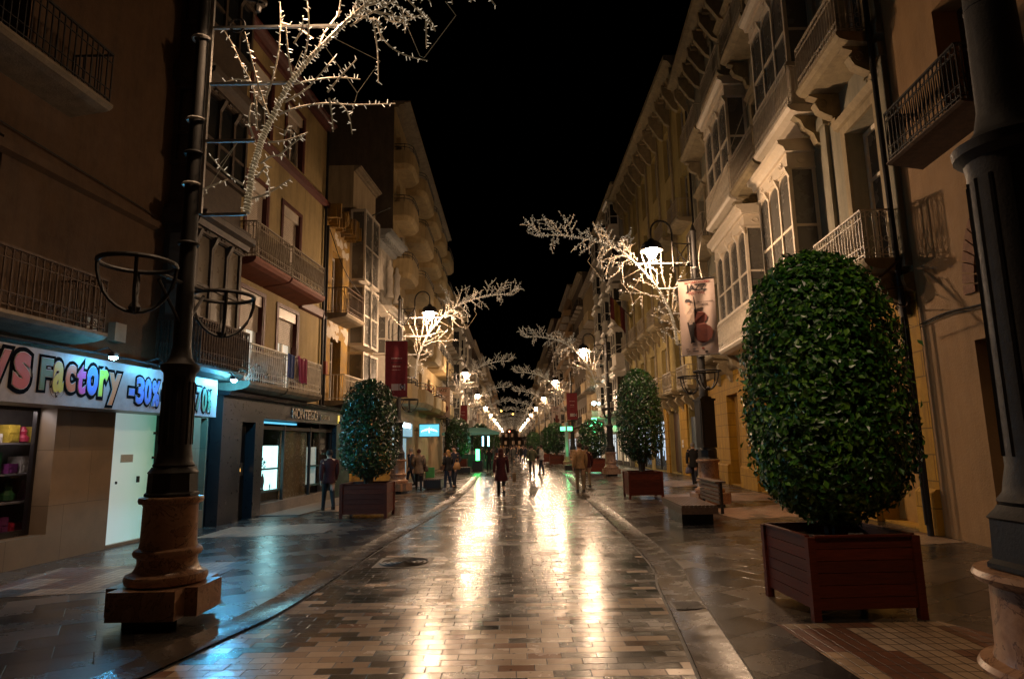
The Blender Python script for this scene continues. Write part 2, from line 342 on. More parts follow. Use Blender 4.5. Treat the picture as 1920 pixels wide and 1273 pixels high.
PINK = [(0, (.42, .25, .16)), (.5, (.34, .2, .13)), (.72, (.12, .09, .07)), (.9, (.5, .36, .25))]
MZ = mosaic_mat('small_tile_mosaic', .17, BEIGE); MZ2 = mosaic_mat('pale_tile_mosaic', .2, PINK, 3.0)
def patch(pts, m, z=.004):
    b = MB(); cx = sum(p[0] for p in pts)/4; cy = sum(p[1] for p in pts)/4
    b.add([(x-cx, y-cy, 0) for x, y in pts], [(0, 1, 2, 3)]); o = b.build('paving_patch', m); o.location = (cx, cy, z); tag(o, kind='structure')
patch([G(1455, 1170), G(1640, 1290), G(2300, 1290), G(1760, 1165)], MZ)
patch([G(1640, 1290), G(1800, 1700), G(3200, 1700), G(2300, 1290)], MZ)
patch([(4.9, 17.2), (5.1, 14.9), (8.0, 15.6), (8.0, 18.4)], MZ2); patch([(4.6, 12.2), (4.9, 10.6), (7.6, 11.2), (7.6, 13.0)], MZ)
patch([(4.5, 22), (4.6, 19.2), (8.3, 19.5), (8.3, 22.6)], MZ2); patch([(-7.0, 10.3), (-6.9, 8.2), (-4.2, 8.7), (-4.2, 10.6)], MZ)
patch([(-6.5, 15.2), (-6.5, 13.4), (-4.0, 13.8), (-4.0, 15.7)], MZ2); patch([(-6.3, 21.6), (-6.3, 18.4), (-3.8, 18.4), (-3.8, 21.8)], MZ2)
for k in range(6):
    patch([(4.4, 30+k*16), (4.4, 26+k*16), (8.4, 26+k*16), (8.4, 30+k*16)], MZ2); patch([(-5.6, 33+k*16), (-5.6, 29+k*16), (-3.6, 29+k*16), (-3.6, 33+k*16)], MZ2)
# manhole cover and drain grates
mx, my = G(758, 1055)
mh = empty('manhole_cover', (mx, my, 0), 'dark ribbed iron manhole cover set in the road near its left gutter', 'manhole cover')
b = MB(); b.box(-.42, .42, -.42, .42, .005, .009); b.build('frame', mat('cast_iron', (.035, .03, .026), None, .5, .6, 20, .004, 60), mh)
b = MB()
for r in (.36, .28, .2, .12, .05): b.tube([(r*math.cos(a*math.pi/16), r*math.sin(a*math.pi/16), .011) for a in range(32)], .016, 5, True)
b.build('ribs', MATS['cast_iron'], mh)
dx, dy = G(1290, 1137)
dg = empty('drain_grate', (dx, dy, 0), 'slotted drain grate in the right gutter near the big planter', 'drain grate')
b = MB()
b.box(-.17, .17, -.17, .17, .012, .018); b.build('frame', M_black, dg)
b = MB()
for k in range(6): b.box(-.15, .15, -.15+k*.054, -.122+k*.054, .0185, .023)
b.build('bars', MATS['cast_iron'], dg)

# ------------------------------------------------------------------ facades
class Fac:
    """street wall: X = a + b*Y; offsets grow towards the street"""
    def __init__(s, a, b, side): s.a = a; s.b = b; s.s = side
    def p(s, y, o, z): return (s.a+s.b*y-s.s*o, y, z)
    def box(s, mb, y0, y1, o0, o1, z0, z1):
        return mb.box8([s.p(y0, o0, z0), s.p(y0, o1, z0), s.p(y1, o1, z0), s.p(y1, o0, z0), s.p(y0, o0, z1), s.p(y0, o1, z1), s.p(y1, o1, z1), s.p(y1, o0, z1)])
    def prof(s, mb, y0, y1, pts):      # extrude an (offset, z) outline along the wall
        n = len(pts); vs = [s.p(y0, o, z) for o, z in pts]+[s.p(y1, o, z) for o, z in pts]
        return mb.add(vs, [tuple(range(n))[::-1], tuple(range(n, 2*n))]+[(i, (i+1) % n, n+(i+1) % n, n+i) for i in range(n)])
FL = Fac(-8.55, .087, -1); FR = Fac(6.75, .08, 1)

class Bld:
    def __init__(s, label, F, y0, y1, H, m, ops=(), rd=.28, back=11, cat='building', name='building', gm=None, gz=0, mats=None):
        s.F = F; s.y0 = y0; s.y1 = y1; s.H = H
        s.root = empty(name, F.p((y0+y1)/2, -back/2, 0), label, cat); s.rd = rd
        b = MB(); s.wall(b, ops, rd, 0 if not gm else gz, H)
        P = F.p
        for y in (y0, y1): b.quad(P(y, 0, 0), P(y, -back, 0), P(y, -back, H), P(y, 0, H))
        b.quad(P(y0, -back, 0), P(y1, -back, 0), P(y1, -back, H), P(y0, -back, H)); b.quad(P(y0, 0, H), P(y1, 0, H), P(y1, -back, H), P(y0, -back, H))
        s.body = b.build('wall', m, s.root, world=True)
        if gm:
            b = MB(); s.wall(b, ops, rd, 0, gz); b.build('ground_floor_wall', gm, s.root, world=True)
    def wall(s, b, ops, rd, z0, z1):
        F = s.F; ys = sorted({s.y0, s.y1, *[max(s.y0, min(s.y1, v)) for o in ops for v in o[:2]]}); zs = sorted({z0, z1, *[v for o in ops for v in o[2:4] if z0 < v < z1]})
        for i in range(len(ys)-1):
            for k in range(len(zs)-1):
                cy = (ys[i]+ys[i+1])/2; cz = (zs[k]+zs[k+1])/2
                if any(o[0] < cy < o[1] and o[2] < cz < o[3] for o in ops): continue
                b.quad(F.p(ys[i], 0, zs[k]), F.p(ys[i+1], 0, zs[k]), F.p(ys[i+1], 0, zs[k+1]), F.p(ys[i], 0, zs[k+1]))
        for o in ops:
            if not (z0 <= (o[2]+o[3])/2 < z1): continue
            a, c, e, f = o[:4]; P = F.p
            for q in (((a, e), (a, f)), ((a, f), (c, f)), ((c, f), (c, e)), ((c, e), (a, e))):
                (ya, za), (yb, zb) = q; b.quad(P(ya, 0, za), P(yb, 0, zb), P(yb, -rd, zb), P(ya, -rd, za))
    def part(s, name, mb, m, parent=None, smooth=False, label=None):
        o = mb.build(name, m, parent or s.root, smooth, True)
        if label: o['label'] = label
        return o
    def window(s, y0, y1, z0, z1, fm=None, gm=None, rows=2, leaves=2, fw=.07, d=None, shut=0.0, name='window', top=0.0):
        F = s.F; d = -(s.rd) if d is None else d; fm = fm or M_frame; gm = gm or M_glass; b = MB()
        F.box(b, y0, y0+fw, d-.02, d+.05, z0, z1); F.box(b, y1-fw, y1, d-.02, d+.05, z0, z1); F.box(b, y0+fw, y1-fw, d-.02, d+.05, z1-fw, z1); F.box(b, y0+fw, y1-fw, d-.02, d+.05, z0, z0+fw*1.6)
        for k in range(1, leaves):
            y = y0+(y1-y0)*k/leaves; F.box(b, y-fw*.6, y+fw*.6, d-.018, d+.056, z0+fw*1.6, z1-fw)
        for k in range(1, rows):
            z = z0+(z1-z0)*(k/rows if rows > 2 else .66); F.box(b, y0+fw, y1-fw, d-.016, d+.04, z-fw*.35, z+fw*.35)
        w = s.part(name, b, fm)
        b = MB(); P = F.p; b.quad(P(y0+.01, d-.01, z0+.01), P(y1-.01, d-.01, z0+.01), P(y1-.01, d-.01, z1-.01), P(y0+.01, d-.01, z1-.01)); s.part('pane', b, gm, w)
        if shut:
            b = MB(); zz = z1-(z1-z0)*shut; F.box(b, y0+.01, y1-.01, d+.06, d+.09, zz, z1-.01); s.part('roller_shutter', b, M_shut, w)
        return w
    def railing(s, b, y0, y1, off, z, h, step=.12, r=.009, ends=True, fancy=0, o0=0.0):
        F = s.F
        F.box(b, y0, y1, off-.025, off+.012, z+h-.035, z+h); F.box(b, y0, y1, off-.018, off+.006, z+.07, z+.09)
        if fancy: F.box(b, y0, y1, off-.015, off+.003, z+h-.19, z+h-.175); F.box(b, y0, y1, off-.015, off+.003, z+.25, z+.265)
        n = max(1, int((y1-y0)/step))
        for k in range(n+1):
            y = y0+(y1-y0)*k/n; F.box(b, y-r, y+r, off-.006-r, off-.006+r, z, z+h-.03)
            if fancy and k < n:
                yc = y+(y1-y0)/n/2
                for zc, rr in ((z+h-.105, .055), (z+.17, .06)):
                    if fancy > 1: b.tube([F.p(yc+rr*math.cos(a*math.pi/4), off-.006, zc+rr*math.sin(a*math.pi/4)) for a in range(8)], .008, 4, True)
                if fancy > 1: b.tube([F.p(yc, off-.006, z+.28), F.p(yc+.02, off-.006, z+.4), F.p(yc, off-.006, z+.52), F.p(yc, off-.006, z+h-.2)], [.006, .016, .016, .006], 4)
        if ends:
            for y in (y0, y1):
                F.box(b, y-.012, y+.012, o0, off-.025, z+h-.034, z+h-.002); F.box(b, y-.01, y+.01, o0, off-.02, z+.07, z+.088)
                m = max(1, int((off-o0)/step))
                for k in range(m): o = o0+(off-o0)*(k+.3)/m; F.box(b, y-r, y+r, o-r, o+r, z, z+h-.03)
                if fancy > 1:
                    for k in range(m):
                        o = o0+(off-o0)*(k+.5)/m
                        for zc in (z+h-.105, z+.17, z+.4): b.tube([F.p(y, o+.055*math.cos(a*math.pi/4), zc+.055*math.sin(a*math.pi/4)) for a in range(8)], .008, 4, True)
    def balcony(s, y0, y1, z, off=.75, h=.95, slab=None, rail=None, th=.14, fancy=1, step=.12, corbel=None, r=.009, solid=None):
        F = s.F; b = MB(); F.prof(b, y0, y1, [(0, z-th-.08), (off-.16, z-th), (off-.02, z-th*.75), (off+.04, z-th*.35), (off+.04, z), (0, z)])
        o = s.part('balcony', b, slab or M_concrete)
        if solid:
            b = MB(); F.box(b, y0, y1, off-.1, off, z+.001, z+h); F.box(b, y0, y0+.1, 0, off-.1, z+.001, z+h); F.box(b, y1-.1, y1, 0, off-.1, z+.001, z+h); F.box(b, y0-.03, y1+.03, off-.14, off+.04, z+h, z+h+.06)
            s.part('parapet', b, solid, o)
        else:
            b = MB(); s.railing(b, y0+.04, y1-.04, off, z, h, step, r, True, fancy); s.part('railing', b, rail or M_iron, o)
        if corbel:
            for y in (y0+.22, y1-.22):
                b = MB()
                F.prof(b, y-.12, y+.12, [(0, z-th-.95), (.1, z-th-.9), (.16, z-th-.66), (.3, z-th-.6), (off*.6, z-th-.5), (off*.72, z-th-.3), (off*.62, z-th-.18), (off*.86, z-th-.12), (off*.86, z-th-.082), (0, z-th-.082)])
                for yy in (y-.135, y+.135):
                    for (oc, zc, rr) in ((off*.5, z-th-.33, .15), (.12, z-th-.72, .09)):
                        b.tube([F.p(yy, oc+rr*t*math.cos(a), zc+rr*t*math.sin(a)) for a, t in [(q*.6, 1-q*.06) for q in range(15)]], .018, 5)
                s.part('corbel', b, corbel, o)
        return o
    def cornice(s, z, proj=.5, h=.5, m=None, y0=None, y1=None, dent=0.0, name='cornice', brack=0.0):
        F = s.F; b = MB(); y0 = s.y0 if y0 is None else y0; y1 = s.y1 if y1 is None else y1
        F.prof(b, y0, y1, [(0.003, z-h), (proj*.25, z-h*.95), (proj*.3, z-h*.6), (proj*.65, z-h*.5), (proj*.8, z-h*.3), (proj, z-h*.25), (proj, z), (0.003, z)])
        if dent:
            n = int((y1-y0)/dent)
            for k in range(n): y = y0+(k+.3)*dent; F.box(b, y, y+dent*.45, proj*.3, proj*.62, z-h*.75, z-h*.48)
        if brack:
            n = int((y1-y0)/brack)
            for k in range(n+1): y = y0+.15+k*(y1-y0-.5)/max(1, n); F.prof(b, y, y+.2, [(.01, z-h*1.9), (proj*.25, z-h*1.75), (proj*.7, z-h*1.02), (proj*.75, z-h*.52), (.01, z-h*.9)])
        return s.part(name, b, m or M_concrete)
    def bay(s, y0, y1, z0, zt, off=.75, fm=None, gm=None, n=3, rail=None, base=.95, corb=None, arch=True, crown=.75, railfancy=2):
        """glazed oriel: slab, panelled apron behind a railing, arched sashes, deep cornice"""
        F = s.F; fm = fm or M_framew; gm = gm or M_curt; b = MB(); o1 = off-.1
        F.prof(b, y0-.1, y1+.1, [(0, z0-.22), (off-.2, z0-.2), (off-.02, z0-.14), (off+.05, z0-.06), (off+.05, z0), (0, z0)])
        zb = z0+base; zc = zt-crown
        F.box(b, y0+.06, y1-.06, 0, o1-.06, z0+.001, zb); F.box(b, y0-.02, y1+.02, 0, o1+.06, zb, zb+.08)
        cols = [y0+(y1-y0)*k/n for k in range(n+1)]; fw = .09
        for k, y in enumerate(cols): F.box(b, y-(0 if k == 0 else fw/2 if k < n else fw), y+(fw if k == 0 else fw/2 if k < n else 0), o1-.1, o1, zb+.08, zc)
        for y in (y0, y1-.07): F.box(b, y+.001, y+.069, .001, .09, zb+.08, zc)
        zm = zb+(zc-zb)*.42
        F.box(b, y0+.02, y1-.02, o1-.085, o1-.015, zm-.035, zm+.035)
        for y in (y0+.01, y1-.06): F.box(b, y, y+.05, .05, o1-.1, zm-.034, zm+.034)
        for k in range(n):       # small muntins and arch spandrels
            ya, yb = cols[k]+fw/2, cols[k+1]-fw/2; w = yb-ya
            if arch:
                for sgn, yy in ((1, ya), (-1, yb)):
                    q = [(yy, zc), (yy, zc-w*.42)]+[(yy+sgn*w*.5*(1-math.cos(t)), zc-w*.42+w*.40*math.sin(t)) for t in (.3, .6, .9, 1.2, 1.57)]+[(yy+sgn*w*.5, zc)]
                    m = len(q); vs = [F.p(a, o1-.08, c) for a, c in q]+[F.p(a, o1-.02, c) for a, c in q]
                    b.add(vs, [tuple(range(m))[::-1], tuple(range(m, 2*m))]+[(i, (i+1) % m, m+(i+1) % m, m+i) for i in range(m)])
        # crown: frieze with carved bosses and a projecting cornice
        F.box(b, y0-.01, y1+.01, 0, o1+.01, zc, zt-.3); F.box(b, y0-.04, y1+.04, 0, o1+.04, zc+.02, zc+.07)
        F.prof(b, y0-.14, y1+.14, [(0, zt-.3), (o1+.08, zt-.3), (o1+.12, zt-.18), (o1+.24, zt-.12), (o1+.26, zt-.02), (o1+.26, zt), (0, zt+.06)])
        for k in range(n):
            yc = (cols[k]+cols[k+1])/2; zz = (zc+zt-.24)/2
            b.tube([F.p(yc+.11*math.cos(a*math.pi/5), o1+.02, zz+.08*math.sin(a*math.pi/5)) for a in range(10)], .022, 5, True); b.tube([F.p(yc-.05, o1+.02, zz), F.p(yc+.05, o1+.02, zz)], .03, 5)
            F.prof(b, cols[k]-.05, cols[k]+.05, [(o1, zc-.22), (o1+.06, zc-.1), (o1+.12, zc+.05), (o1, zc+.06)])
        for y in (y0-.012, y1+.012): b.tube([F.p(y, o1*.5+.1*math.cos(a*math.pi/5), (zc+zt-.24)/2+.08*math.sin(a*math.pi/5)) for a in range(10)], .02, 5, True)
        o = s.part('bay_window', b, fm)
        b = MB(); P = F.p
        b.quad(P(y0+.03, o1-.05, zb+.08), P(y1-.03, o1-.05, zb+.08), P(y1-.03, o1-.05, zc), P(y0+.03, o1-.05, zc))
        for y in (y0+.035, y1-.035): b.quad(P(y, .01, zb+.08), P(y, o1-.05, zb+.08), P(y, o1-.05, zc), P(y, .01, zc))
        s.part('pane', b, gm, o)
        if rail:
            b = MB(); s.railing(b, y0-.04, y1+.04, off, z0, base-.02, .13, .009, True, railfancy); s.part('railing', b, rail, o)
        if corb:
            for y in (y0+.2, y1-.2): b = MB(); F.prof(b, y-.13, y+.13, [(0, z0-1.0), (.12, z0-.95), (.2, z0-.7), (.42, z0-.55), (.5, z0-.34), (off-.15, z0-.215), (0, z0-.225)]); s.part('corbel', b, corb, o)
        return o
M_concrete = mat('weathered_render', (.30, .24, .16), (.2, .16, .11), .8, 0, 3, .006, 30, grime=.6)

exec_late = []
def sat(c, k=1.3, g=.78): l = .3*c[0]+.6*c[1]+.1*c[2]; return tuple(max(.004, (l+(v-l)*k)*g) for v in c)
W = lambda n, c, c2=None, **k: mat(n, sat(c), sat(c2) if c2 else None, **{**dict(rough=.85, scale=1.6, bump=.008, bscale=25, grime=.55), **k})
W_brown = W('umber_plaster', (.13, .08, .045), (.10, .06, .035)); W_yellow = W('ochre_plaster', (.46, .36, .20), (.36, .28, .16))
W_ruin = W('peeling_plaster', (.50, .32, .11), (.26, .20, .14), scale=2.6, grime=.8, bump=.03); W_beige = W('pale_beige_plaster', (.58, .48, .34), (.5, .41, .29))
W_white = W('off_white_plaster', (.60, .56, .49), (.48, .44, .38)); W_cream = W('cream_render', (.56, .44, .27), (.46, .36, .22))
W_dark = W('grey_brown_render', (.22, .17, .12), (.17, .13, .09)); W_gable = W('bare_party_wall', (.17, .13, .10), (.12, .10, .08))
W_green = W('sage_grey_paint', (.40, .37, .29), (.32, .30, .24), scale=2); W_stone = W('ochre_ashlar', (.60, .37, .11), (.42, .25, .085), blocks=(.95, .48, .012), bump=.02, grime=.7, scale=4)
W_peach = W('peach_plaster', (.56, .40, .25), (.5, .35, .22)); W_rc = W('yellow_ornate_render', (.60, .48, .25), (.5, .4, .2)); W_pol = mat('polished_stone_cladding', (.25, .17, .10), (.19, .13, .08), .35, 0, 2.5, .002, 30, blocks=(1.1, .9, .004))
W_grey = W('grey_modern_render', (.40, .38, .34), (.33, .31, .28)); M_cornice = mat('carved_cornice', (.42, .33, .19), (.28, .22, .13), .8, 0, 4, .01, 30, grime=.6)
M_cgrey = mat('blue_grey_cornice', (.33, .34, .34), (.24, .25, .25), .7, 0, 4, .01, 30)
M_cyan = glow('cyan_tube', (.25, .75, 1), 9.0)

# ---- left side -------------------------------------------------------------
F = FL
# toy shop building: display window, cladding, lit door
ops = [(6.6, 10.75, .45, 2.5), (12.15, 13.56, .06, 2.52), (14.65, 15.0, .9, 1.2), (6.2, 9.2, 3.75, 6.6), (6.2, 9.4, 7.8, 10.3), (-3, -1, 3.75, 6.2), (1, 3.2, 3.75, 6.2)]
bl = Bld('plain umber plastered building over the toy shop with a dark balcony', F, -8, 13.6, 14.5, W_brown, ops, .35, gm=W_pol, gz=3.0)
bl.window(6.2, 9.2, 3.75, 6.6, M_framed, M_glass, 2, 3); bl.window(6.2, 9.4, 7.8, 10.3, M_framed, M_glass, 2, 3); bl.window(-3, -1, 3.75, 6.2, M_framed); bl.window(1, 3.2, 3.75, 6.2, M_framed)
bl.balcony(5.2, 10.6, 3.72, .8, .92, rail=M_irond, fancy=2, step=.13); bl.balcony(7.2, 10.4, 7.75, .7, .95, rail=M_iron, fancy=1)
b = MB(); F.prof(b, 9.0, 12.9, [(.003, 6.3), (.1, 6.36), (.1, 6.5), (.003, 6.55)]); bl.part('string_course', b, W_brown)
for q in ((11.0, 11.3, .003, .16, 3.75, 4.1), (11.75, 12.05, .003, .14, 3.8, 4.15)): b = MB(); F.box(b, *q); bl.part('meter_box', b, mat('beige_box', (.34, .27, .18), None, .6))
# shop display: shelves with toy boxes behind glass
w = bl.window(6.6, 10.75, .45, 2.5, M_black, mat('shop_glass', (.02, .02, .022), None, .06), 1, 2, .06, d=-.33)
for ch in list(w.children): bpy.data.objects.remove(ch)
def glass_pane(bld, y0, y1, z0, z1, d, parent):
    m = MATS.get('clear_glass')
    if not m:
        m, N, P = new_mat('clear_glass'); MATS['clear_glass'] = m
        mx = N.n.new('ShaderNodeMixShader'); tr = N.n.new('ShaderNodeBsdfTransparent'); gl_ = N.n.new('ShaderNodeBsdfGlossy'); fr = N.n.new('ShaderNodeLayerWeight')
        gl_.inputs['Roughness'].default_value = .02; fr.inputs['Blend'].default_value = .5
        N.put(mx.inputs[0], N.m('MULTIPLY_ADD', N.m('POWER', fr.outputs['Facing'], 5.0), .9, .035)); N.l.new(tr.outputs[0], mx.inputs[1]); N.l.new(gl_.outputs[0], mx.inputs[2]); N.l.new(mx.outputs[0], N.n['Material Output'].inputs[0])
    b = MB(); P = bld.F.p; b.quad(P(y0, d, z0), P(y1, d, z0), P(y1, d, z1), P(y0, d, z1)); return bld.part('pane', b, m, parent)
glass_pane(bl, 6.66, 10.7, .5, 2.45, -.29, w)
b = MB(); F.box(b, 6.62, 11.95, -1.3, -.36, .3, .44); F.box(b, 6.62, 11.95, -1.3, -1.2, .45, 2.6); F.box(b, 11.96, 12.0, -1.3, -.36, .3, 2.6); F.box(b, 6.5, 6.59, -1.3, -.36, .3, 2.6); F.box(b, 6.62, 11.95, -1.3, -.36, 2.55, 2.62)
for z in (.95, 1.4, 1.9): F.box(b, 6.65, 11.94, -.95, -.5, z, z+.03)
bl.part('display_shelves', b, mat('display_lining', (.16, .14, .14), None, .7))
def shop_toys():
    rnd = random.Random(3); pal = [(.5, .03, .08), (.55, .12, .2), (.5, .45, .4), (.04, .06, .2), (.04, .16, .06), (.5, .35, .05), (.2, .03, .04), (.03, .03, .035), (.25, .05, .2)]
    n = 0
    for z in (.46, .985, 1.435, 1.935):
        y = 9.6; n = 0
        while y < 11.65:
            wd = rnd.uniform(.14, .34); h = rnd.uniform(.14, .36); c = rnd.choice(pal); kind = rnd.random()
            if kind < .7:
                t = MB(); t.box(-.14, .1, -wd/2, wd/2, 0, h); t.box(.1, .112, -wd*.42, wd*.42, h*.55, h*.9); t.box(.1, .115, -wd*.3, wd*.3, h*.1, h*.45)
            else:
                t = MB(); t.lathe([(.03, 0), (wd*.4, .02), (wd*.42, h*.3), (wd*.25, h*.5), (wd*.3, h*.7), (wd*.12, h)], 10)
            m = mat('toy_%d' % pal.index(c), c, tuple(v*.5 for v in c), .4, 0, 9)
            X = F.p(y+wd/2, -.72, z)
            nm = 'toy_box' if kind < .7 else 'toy'
            t.xf(lambda p: p+Vector(X)); o = MB(); o.v = [tuple(Vector(p)-Vector(X)) for p in t.v]; o.f = t.f; o.mi = t.mi
            ob = o.build(nm, m); ob.location = X
            cn = {0: 'crimson', 1: 'rose pink', 2: 'pale grey', 3: 'navy blue', 4: 'dark green', 5: 'mustard', 6: 'wine red', 7: 'black', 8: 'plum'}[pal.index(c)]
            sh = {.46: 'the display floor', .985: 'the lowest shelf', 1.435: 'the middle shelf', 1.935: 'the top shelf'}[z]
            n += 1; tag(ob, '%s %s on %s of the window, %s from the left' % (cn, 'toy box' if kind < .7 else 'round toy', sh, ('first', 'second', 'third', 'fourth', 'fifth', 'sixth', 'seventh', 'eighth', 'ninth', 'tenth', 'eleventh', 'twelfth', 'thirteenth', 'fourteenth')[n-1]), 'toy', 'toys in the shop window')
            y += wd+rnd.uniform(.02, .12)
shop_toys()
lamp_in = bpy.data.objects.new('display_light', bpy.data.lights.new('display_light', 'AREA')); col.objects.link(lamp_in); lamp_in.data.energy = 20; lamp_in.rotation_euler = (0, R(-25), R(90)+.09); lamp_in.data.size = 2.5; lamp_in.data.shape = 'RECTANGLE'; lamp_in.data.size_y = .1
lamp_in.location = F.p(10.6, -.42, 2.5); lamp_in.data.color = (1, .85, .8)
# lit frosted door and dark side frame
b = MB(); F.box(b, 12.17, 13.50, -.13, -.09, .06, 2.5)
md, N, P_ = new_mat('frosted_door_glass'); o_ = N.obj(); x_, y_, z_ = N.sep(o_)
P_.inputs['Base Color'].default_value = (.5, .6, .58, 1); P_.inputs['Roughness'].default_value = .35
N.put(P_.inputs['Emission Color'], N.ramp(N.m('MULTIPLY_ADD', N.m('ADD', N.sep(N.pos())[1], N.m('MULTIPLY', N.noise(N.pos(), 2.5, 4), .35)), .74, -9.15), [(0, (.50, .60, .60)), (.5, (.36, .60, .53)), (1, (.10, .40, .25))])); P_.inputs['Emission Strength'].default_value = .62
bl.part('lit_door', b, md)
b = MB(); F.box(b, 13.50, 13.555, -.2, -.02, .06, 2.51); F.box(b, 12.155, 12.17, -.2, -.06, .06, 2.5)
for z in (.2, .6, 1.1, 1.6, 2.1): F.box(b, 13.43, 13.50, -.09, -.05, z, z+.05)
F.box(b, 13.0, 13.03, -.09, -.04, 1.15, 1.27); F.box(b, 12.4, 12.42, -.09, -.06, 1.15, 1.2); bl.part('door_frame', b, M_iron)
b = MB(); F.box(b, 12.5, 12.85, -.089, -.084, 1.55, 1.7); bl.part('door_notice', b, mat('grey_notice', (.3, .38, .4), (.5, .55, .55), .5, 0, 60))
b = MB(); F.box(b, 14.66, 14.99, -.3, -.2, .91, 1.19); bl.part('intercom_panel', b, M_iron)
# sign board
sg = empty('shop_sign', F.p(10, .3, 2.9), 'long pale shop fascia with colourful bubble letters ending in Factory and discounts', 'shop sign')
Ms = mat('printed_sign_board', (.27, .25, .26), (.19, .175, .19), .45, 0, 7); b = MB(); FS = Fac(-7.9, .087, -1)
FS.box(b, 3.0, 14.42, -.62, 0, 2.48, 3.3); b.build('board', Ms, sg, world=True)
M_out = mat('letter_outline', (.004, .004, .006), None, .95, spec=.05)
def bubble(t, y0, z0, y1, z1, c):
    """one bubble letter filling the box y0..y1, z0..z1 of the fascia"""
    m = mat('letter_%s' % ''.join('%02x' % int(v*255) for v in c), c, tuple(v*.7 for v in c), .4, 0, 1.5); ref = text_mb(t, 1, 0, .03)
    xs = [p[0] for p in ref.v]; zs = [p[1] for p in ref.v]; ax, bx_ = min(xs), max(xs); az, bz = min(zs), max(zs)
    for fat, o, mm, n2 in ((.115, .004, M_out, 'letter_outline'), (.046, .009, mat('letter_halo', (.42, .42, .44), None, .5), 'letter_rim'), (.036, .014, m, 'letter')):
        tb = text_mb(t, 1, .002, fat)
        tb.xf(lambda p: Vector(FS.p(y0+(p.x-ax)/(bx_-ax)*(y1-y0), o+p.z, z0+(p.y-az)/(bz-az)*(z1-z0)))).build(n2, mm, sg, world=True)
DB = (.03, .14, .55); DG = (.03, .2, .12)
for a in (('y', 8.66, 2.56, 8.98, 3.2, (.30, .02, .03)), ('s', 9.06, 2.68, 9.34, 3.2, (.42, .03, .03)), ('F', 9.53, 2.7, 9.75, 3.17, (.03, .12, .05)), ('a', 9.77, 2.68, 9.98, 3.15, (.55, .42, .03)), ('c', 10.02, 2.71, 10.22, 3.13, (.52, .10, .03)), ('t', 10.25, 2.69, 10.44, 3.14, (.5, .05, .28)), ('o', 10.47, 2.69, 10.71, 3.16, DB), ('r', 10.75, 2.69, 10.95, 3.13, (.5, .55, .04)), ('y', 10.98, 2.56, 11.26, 3.1, (.55, .16, .05)),
          ('-', 11.50, 2.76, 11.64, 2.87, DB), ('3', 11.69, 2.62, 11.9, 3.1, DB), ('0', 11.92, 2.62, 12.11, 3.09, DB), ('%', 12.14, 2.6, 12.36, 3.08, DB), ('-', 12.44, 2.76, 12.58, 2.87, (.55, .1, .14)),
          ('7', 13.6, 2.6, 13.78, 3.08, DG), ('0', 13.82, 2.58, 13.99, 3.07, DG), ('%', 14.02, 2.58, 14.18, 3.04, DG)): bubble(*a)
# floodlights over the sign
for i, (y, lb) in enumerate(((10.6, 'small cyan floodlight over the letters of the shop sign'), (11.95, 'small cyan floodlight over the discount figures of the sign'), (14.5, 'cyan floodlight with a bright glare at the far end of the sign'))):
    X = FS.p(y, .32, 3.32); fl = empty('floodlight', X, lb, 'floodlight', 'floodlights over the toy shop sign')
    b = MB(); b.tube([(-.34, 0, .1), (-.1, 0, .16), (0, 0, .06)], .012, 6); b.build('arm', M_iron, fl)
    b = MB(); b.box(-.05, .05, -.07, .07, 0, .07); b.build('housing', M_iron, fl)
    b = MB(); b.lathe([(.02, -.05), (.06, -.03), (.065, -.002)], 10); b.build('lens', glow('cyan_led_%d' % (i == 2), (.10, .58, 1), 2600 if i == 2 else 420), fl)
    if i == 2:
        for o in fl.children: pass

# old building with dark glazed bays over the shop end
bl = Bld('narrow building with dark timber glazed bays and a rusty balcony above the toy sign', F, 13.602, 15.3, 14.5, W_dark, [(14.99, 15.25, .4, 2.5)], .3, gm=W_pol, gz=3.0)
for z0, z1, gm in ((3.55, 6.85, mat('dusty_curtained_glass', (.2, .17, .13), (.13, .11, .085), .3, 0, .8)), (7.0, 10.2, M_glass), (10.4, 13.4, M_glass)):
    bl.bay(13.2, 15.1, z0, z1, .8, M_framed, gm, 3, M_irond if z0 < 5 else None, .95, None, False, .45, 2)
b = MB(); bl.railing(b, 13.15, 15.15, .95, 3.55, .95, .1, .012, True, 2); bl.part('railing', b, M_irond)
bl.cornice(14.5, .7, .5)

# ochre building with oxblood trims
ops = [(16.4, 17.75, 3.5, 6.0), (18.65, 20.05, 3.5, 5.95), (16.5, 17.7, 6.6, 9.2), (18.7, 20.0, 6.6, 9.2), (16.5, 17.7, 10.75, 12.6), (18.7, 20.0, 10.75, 12.6), (16.9, 22.9, .25, 2.55)]
bl = Bld('ochre building with oxblood window reveals, orange balcony undersides and pale railings', F, 15.3, 22.1, 13.5, W_yellow, [o for o in ops[:6]]+[(17.3, 22.1, .3, 2.55)], .26, gm=M_black, gz=3.12)
for k, (y0, y1, z0, z1) in enumerate(o[:4] for o in ops[:6]):
    lit = k < 2; bl.window(y0+.06, y1-.06, z0, z1-.02, M_framew, M_litw if lit else M_curt, 2, 2, .08, d=-.2, shut=(.4, .42, .86, .92, .5, .3)[k])
    b = MB()
    for y in (y0, y1-.06): F.box(b, y+.001, y+.059, -.25, .02, z0, z1-.001)
    F.box(b, y0-.1, y0, .003, .03, z0, z1+.12); F.box(b, y1, y1+.1, .003, .03, z0, z1+.12); F.box(b, y0, y1, .003, .03, z1, z1+.12); bl.part('window_reveal', b, M_red)
    b = MB(); F.box(b, y0+.07, y1-.07, -.12, -.02, z1-.3, z1-.003); bl.part('shutter_box', b, M_framew)
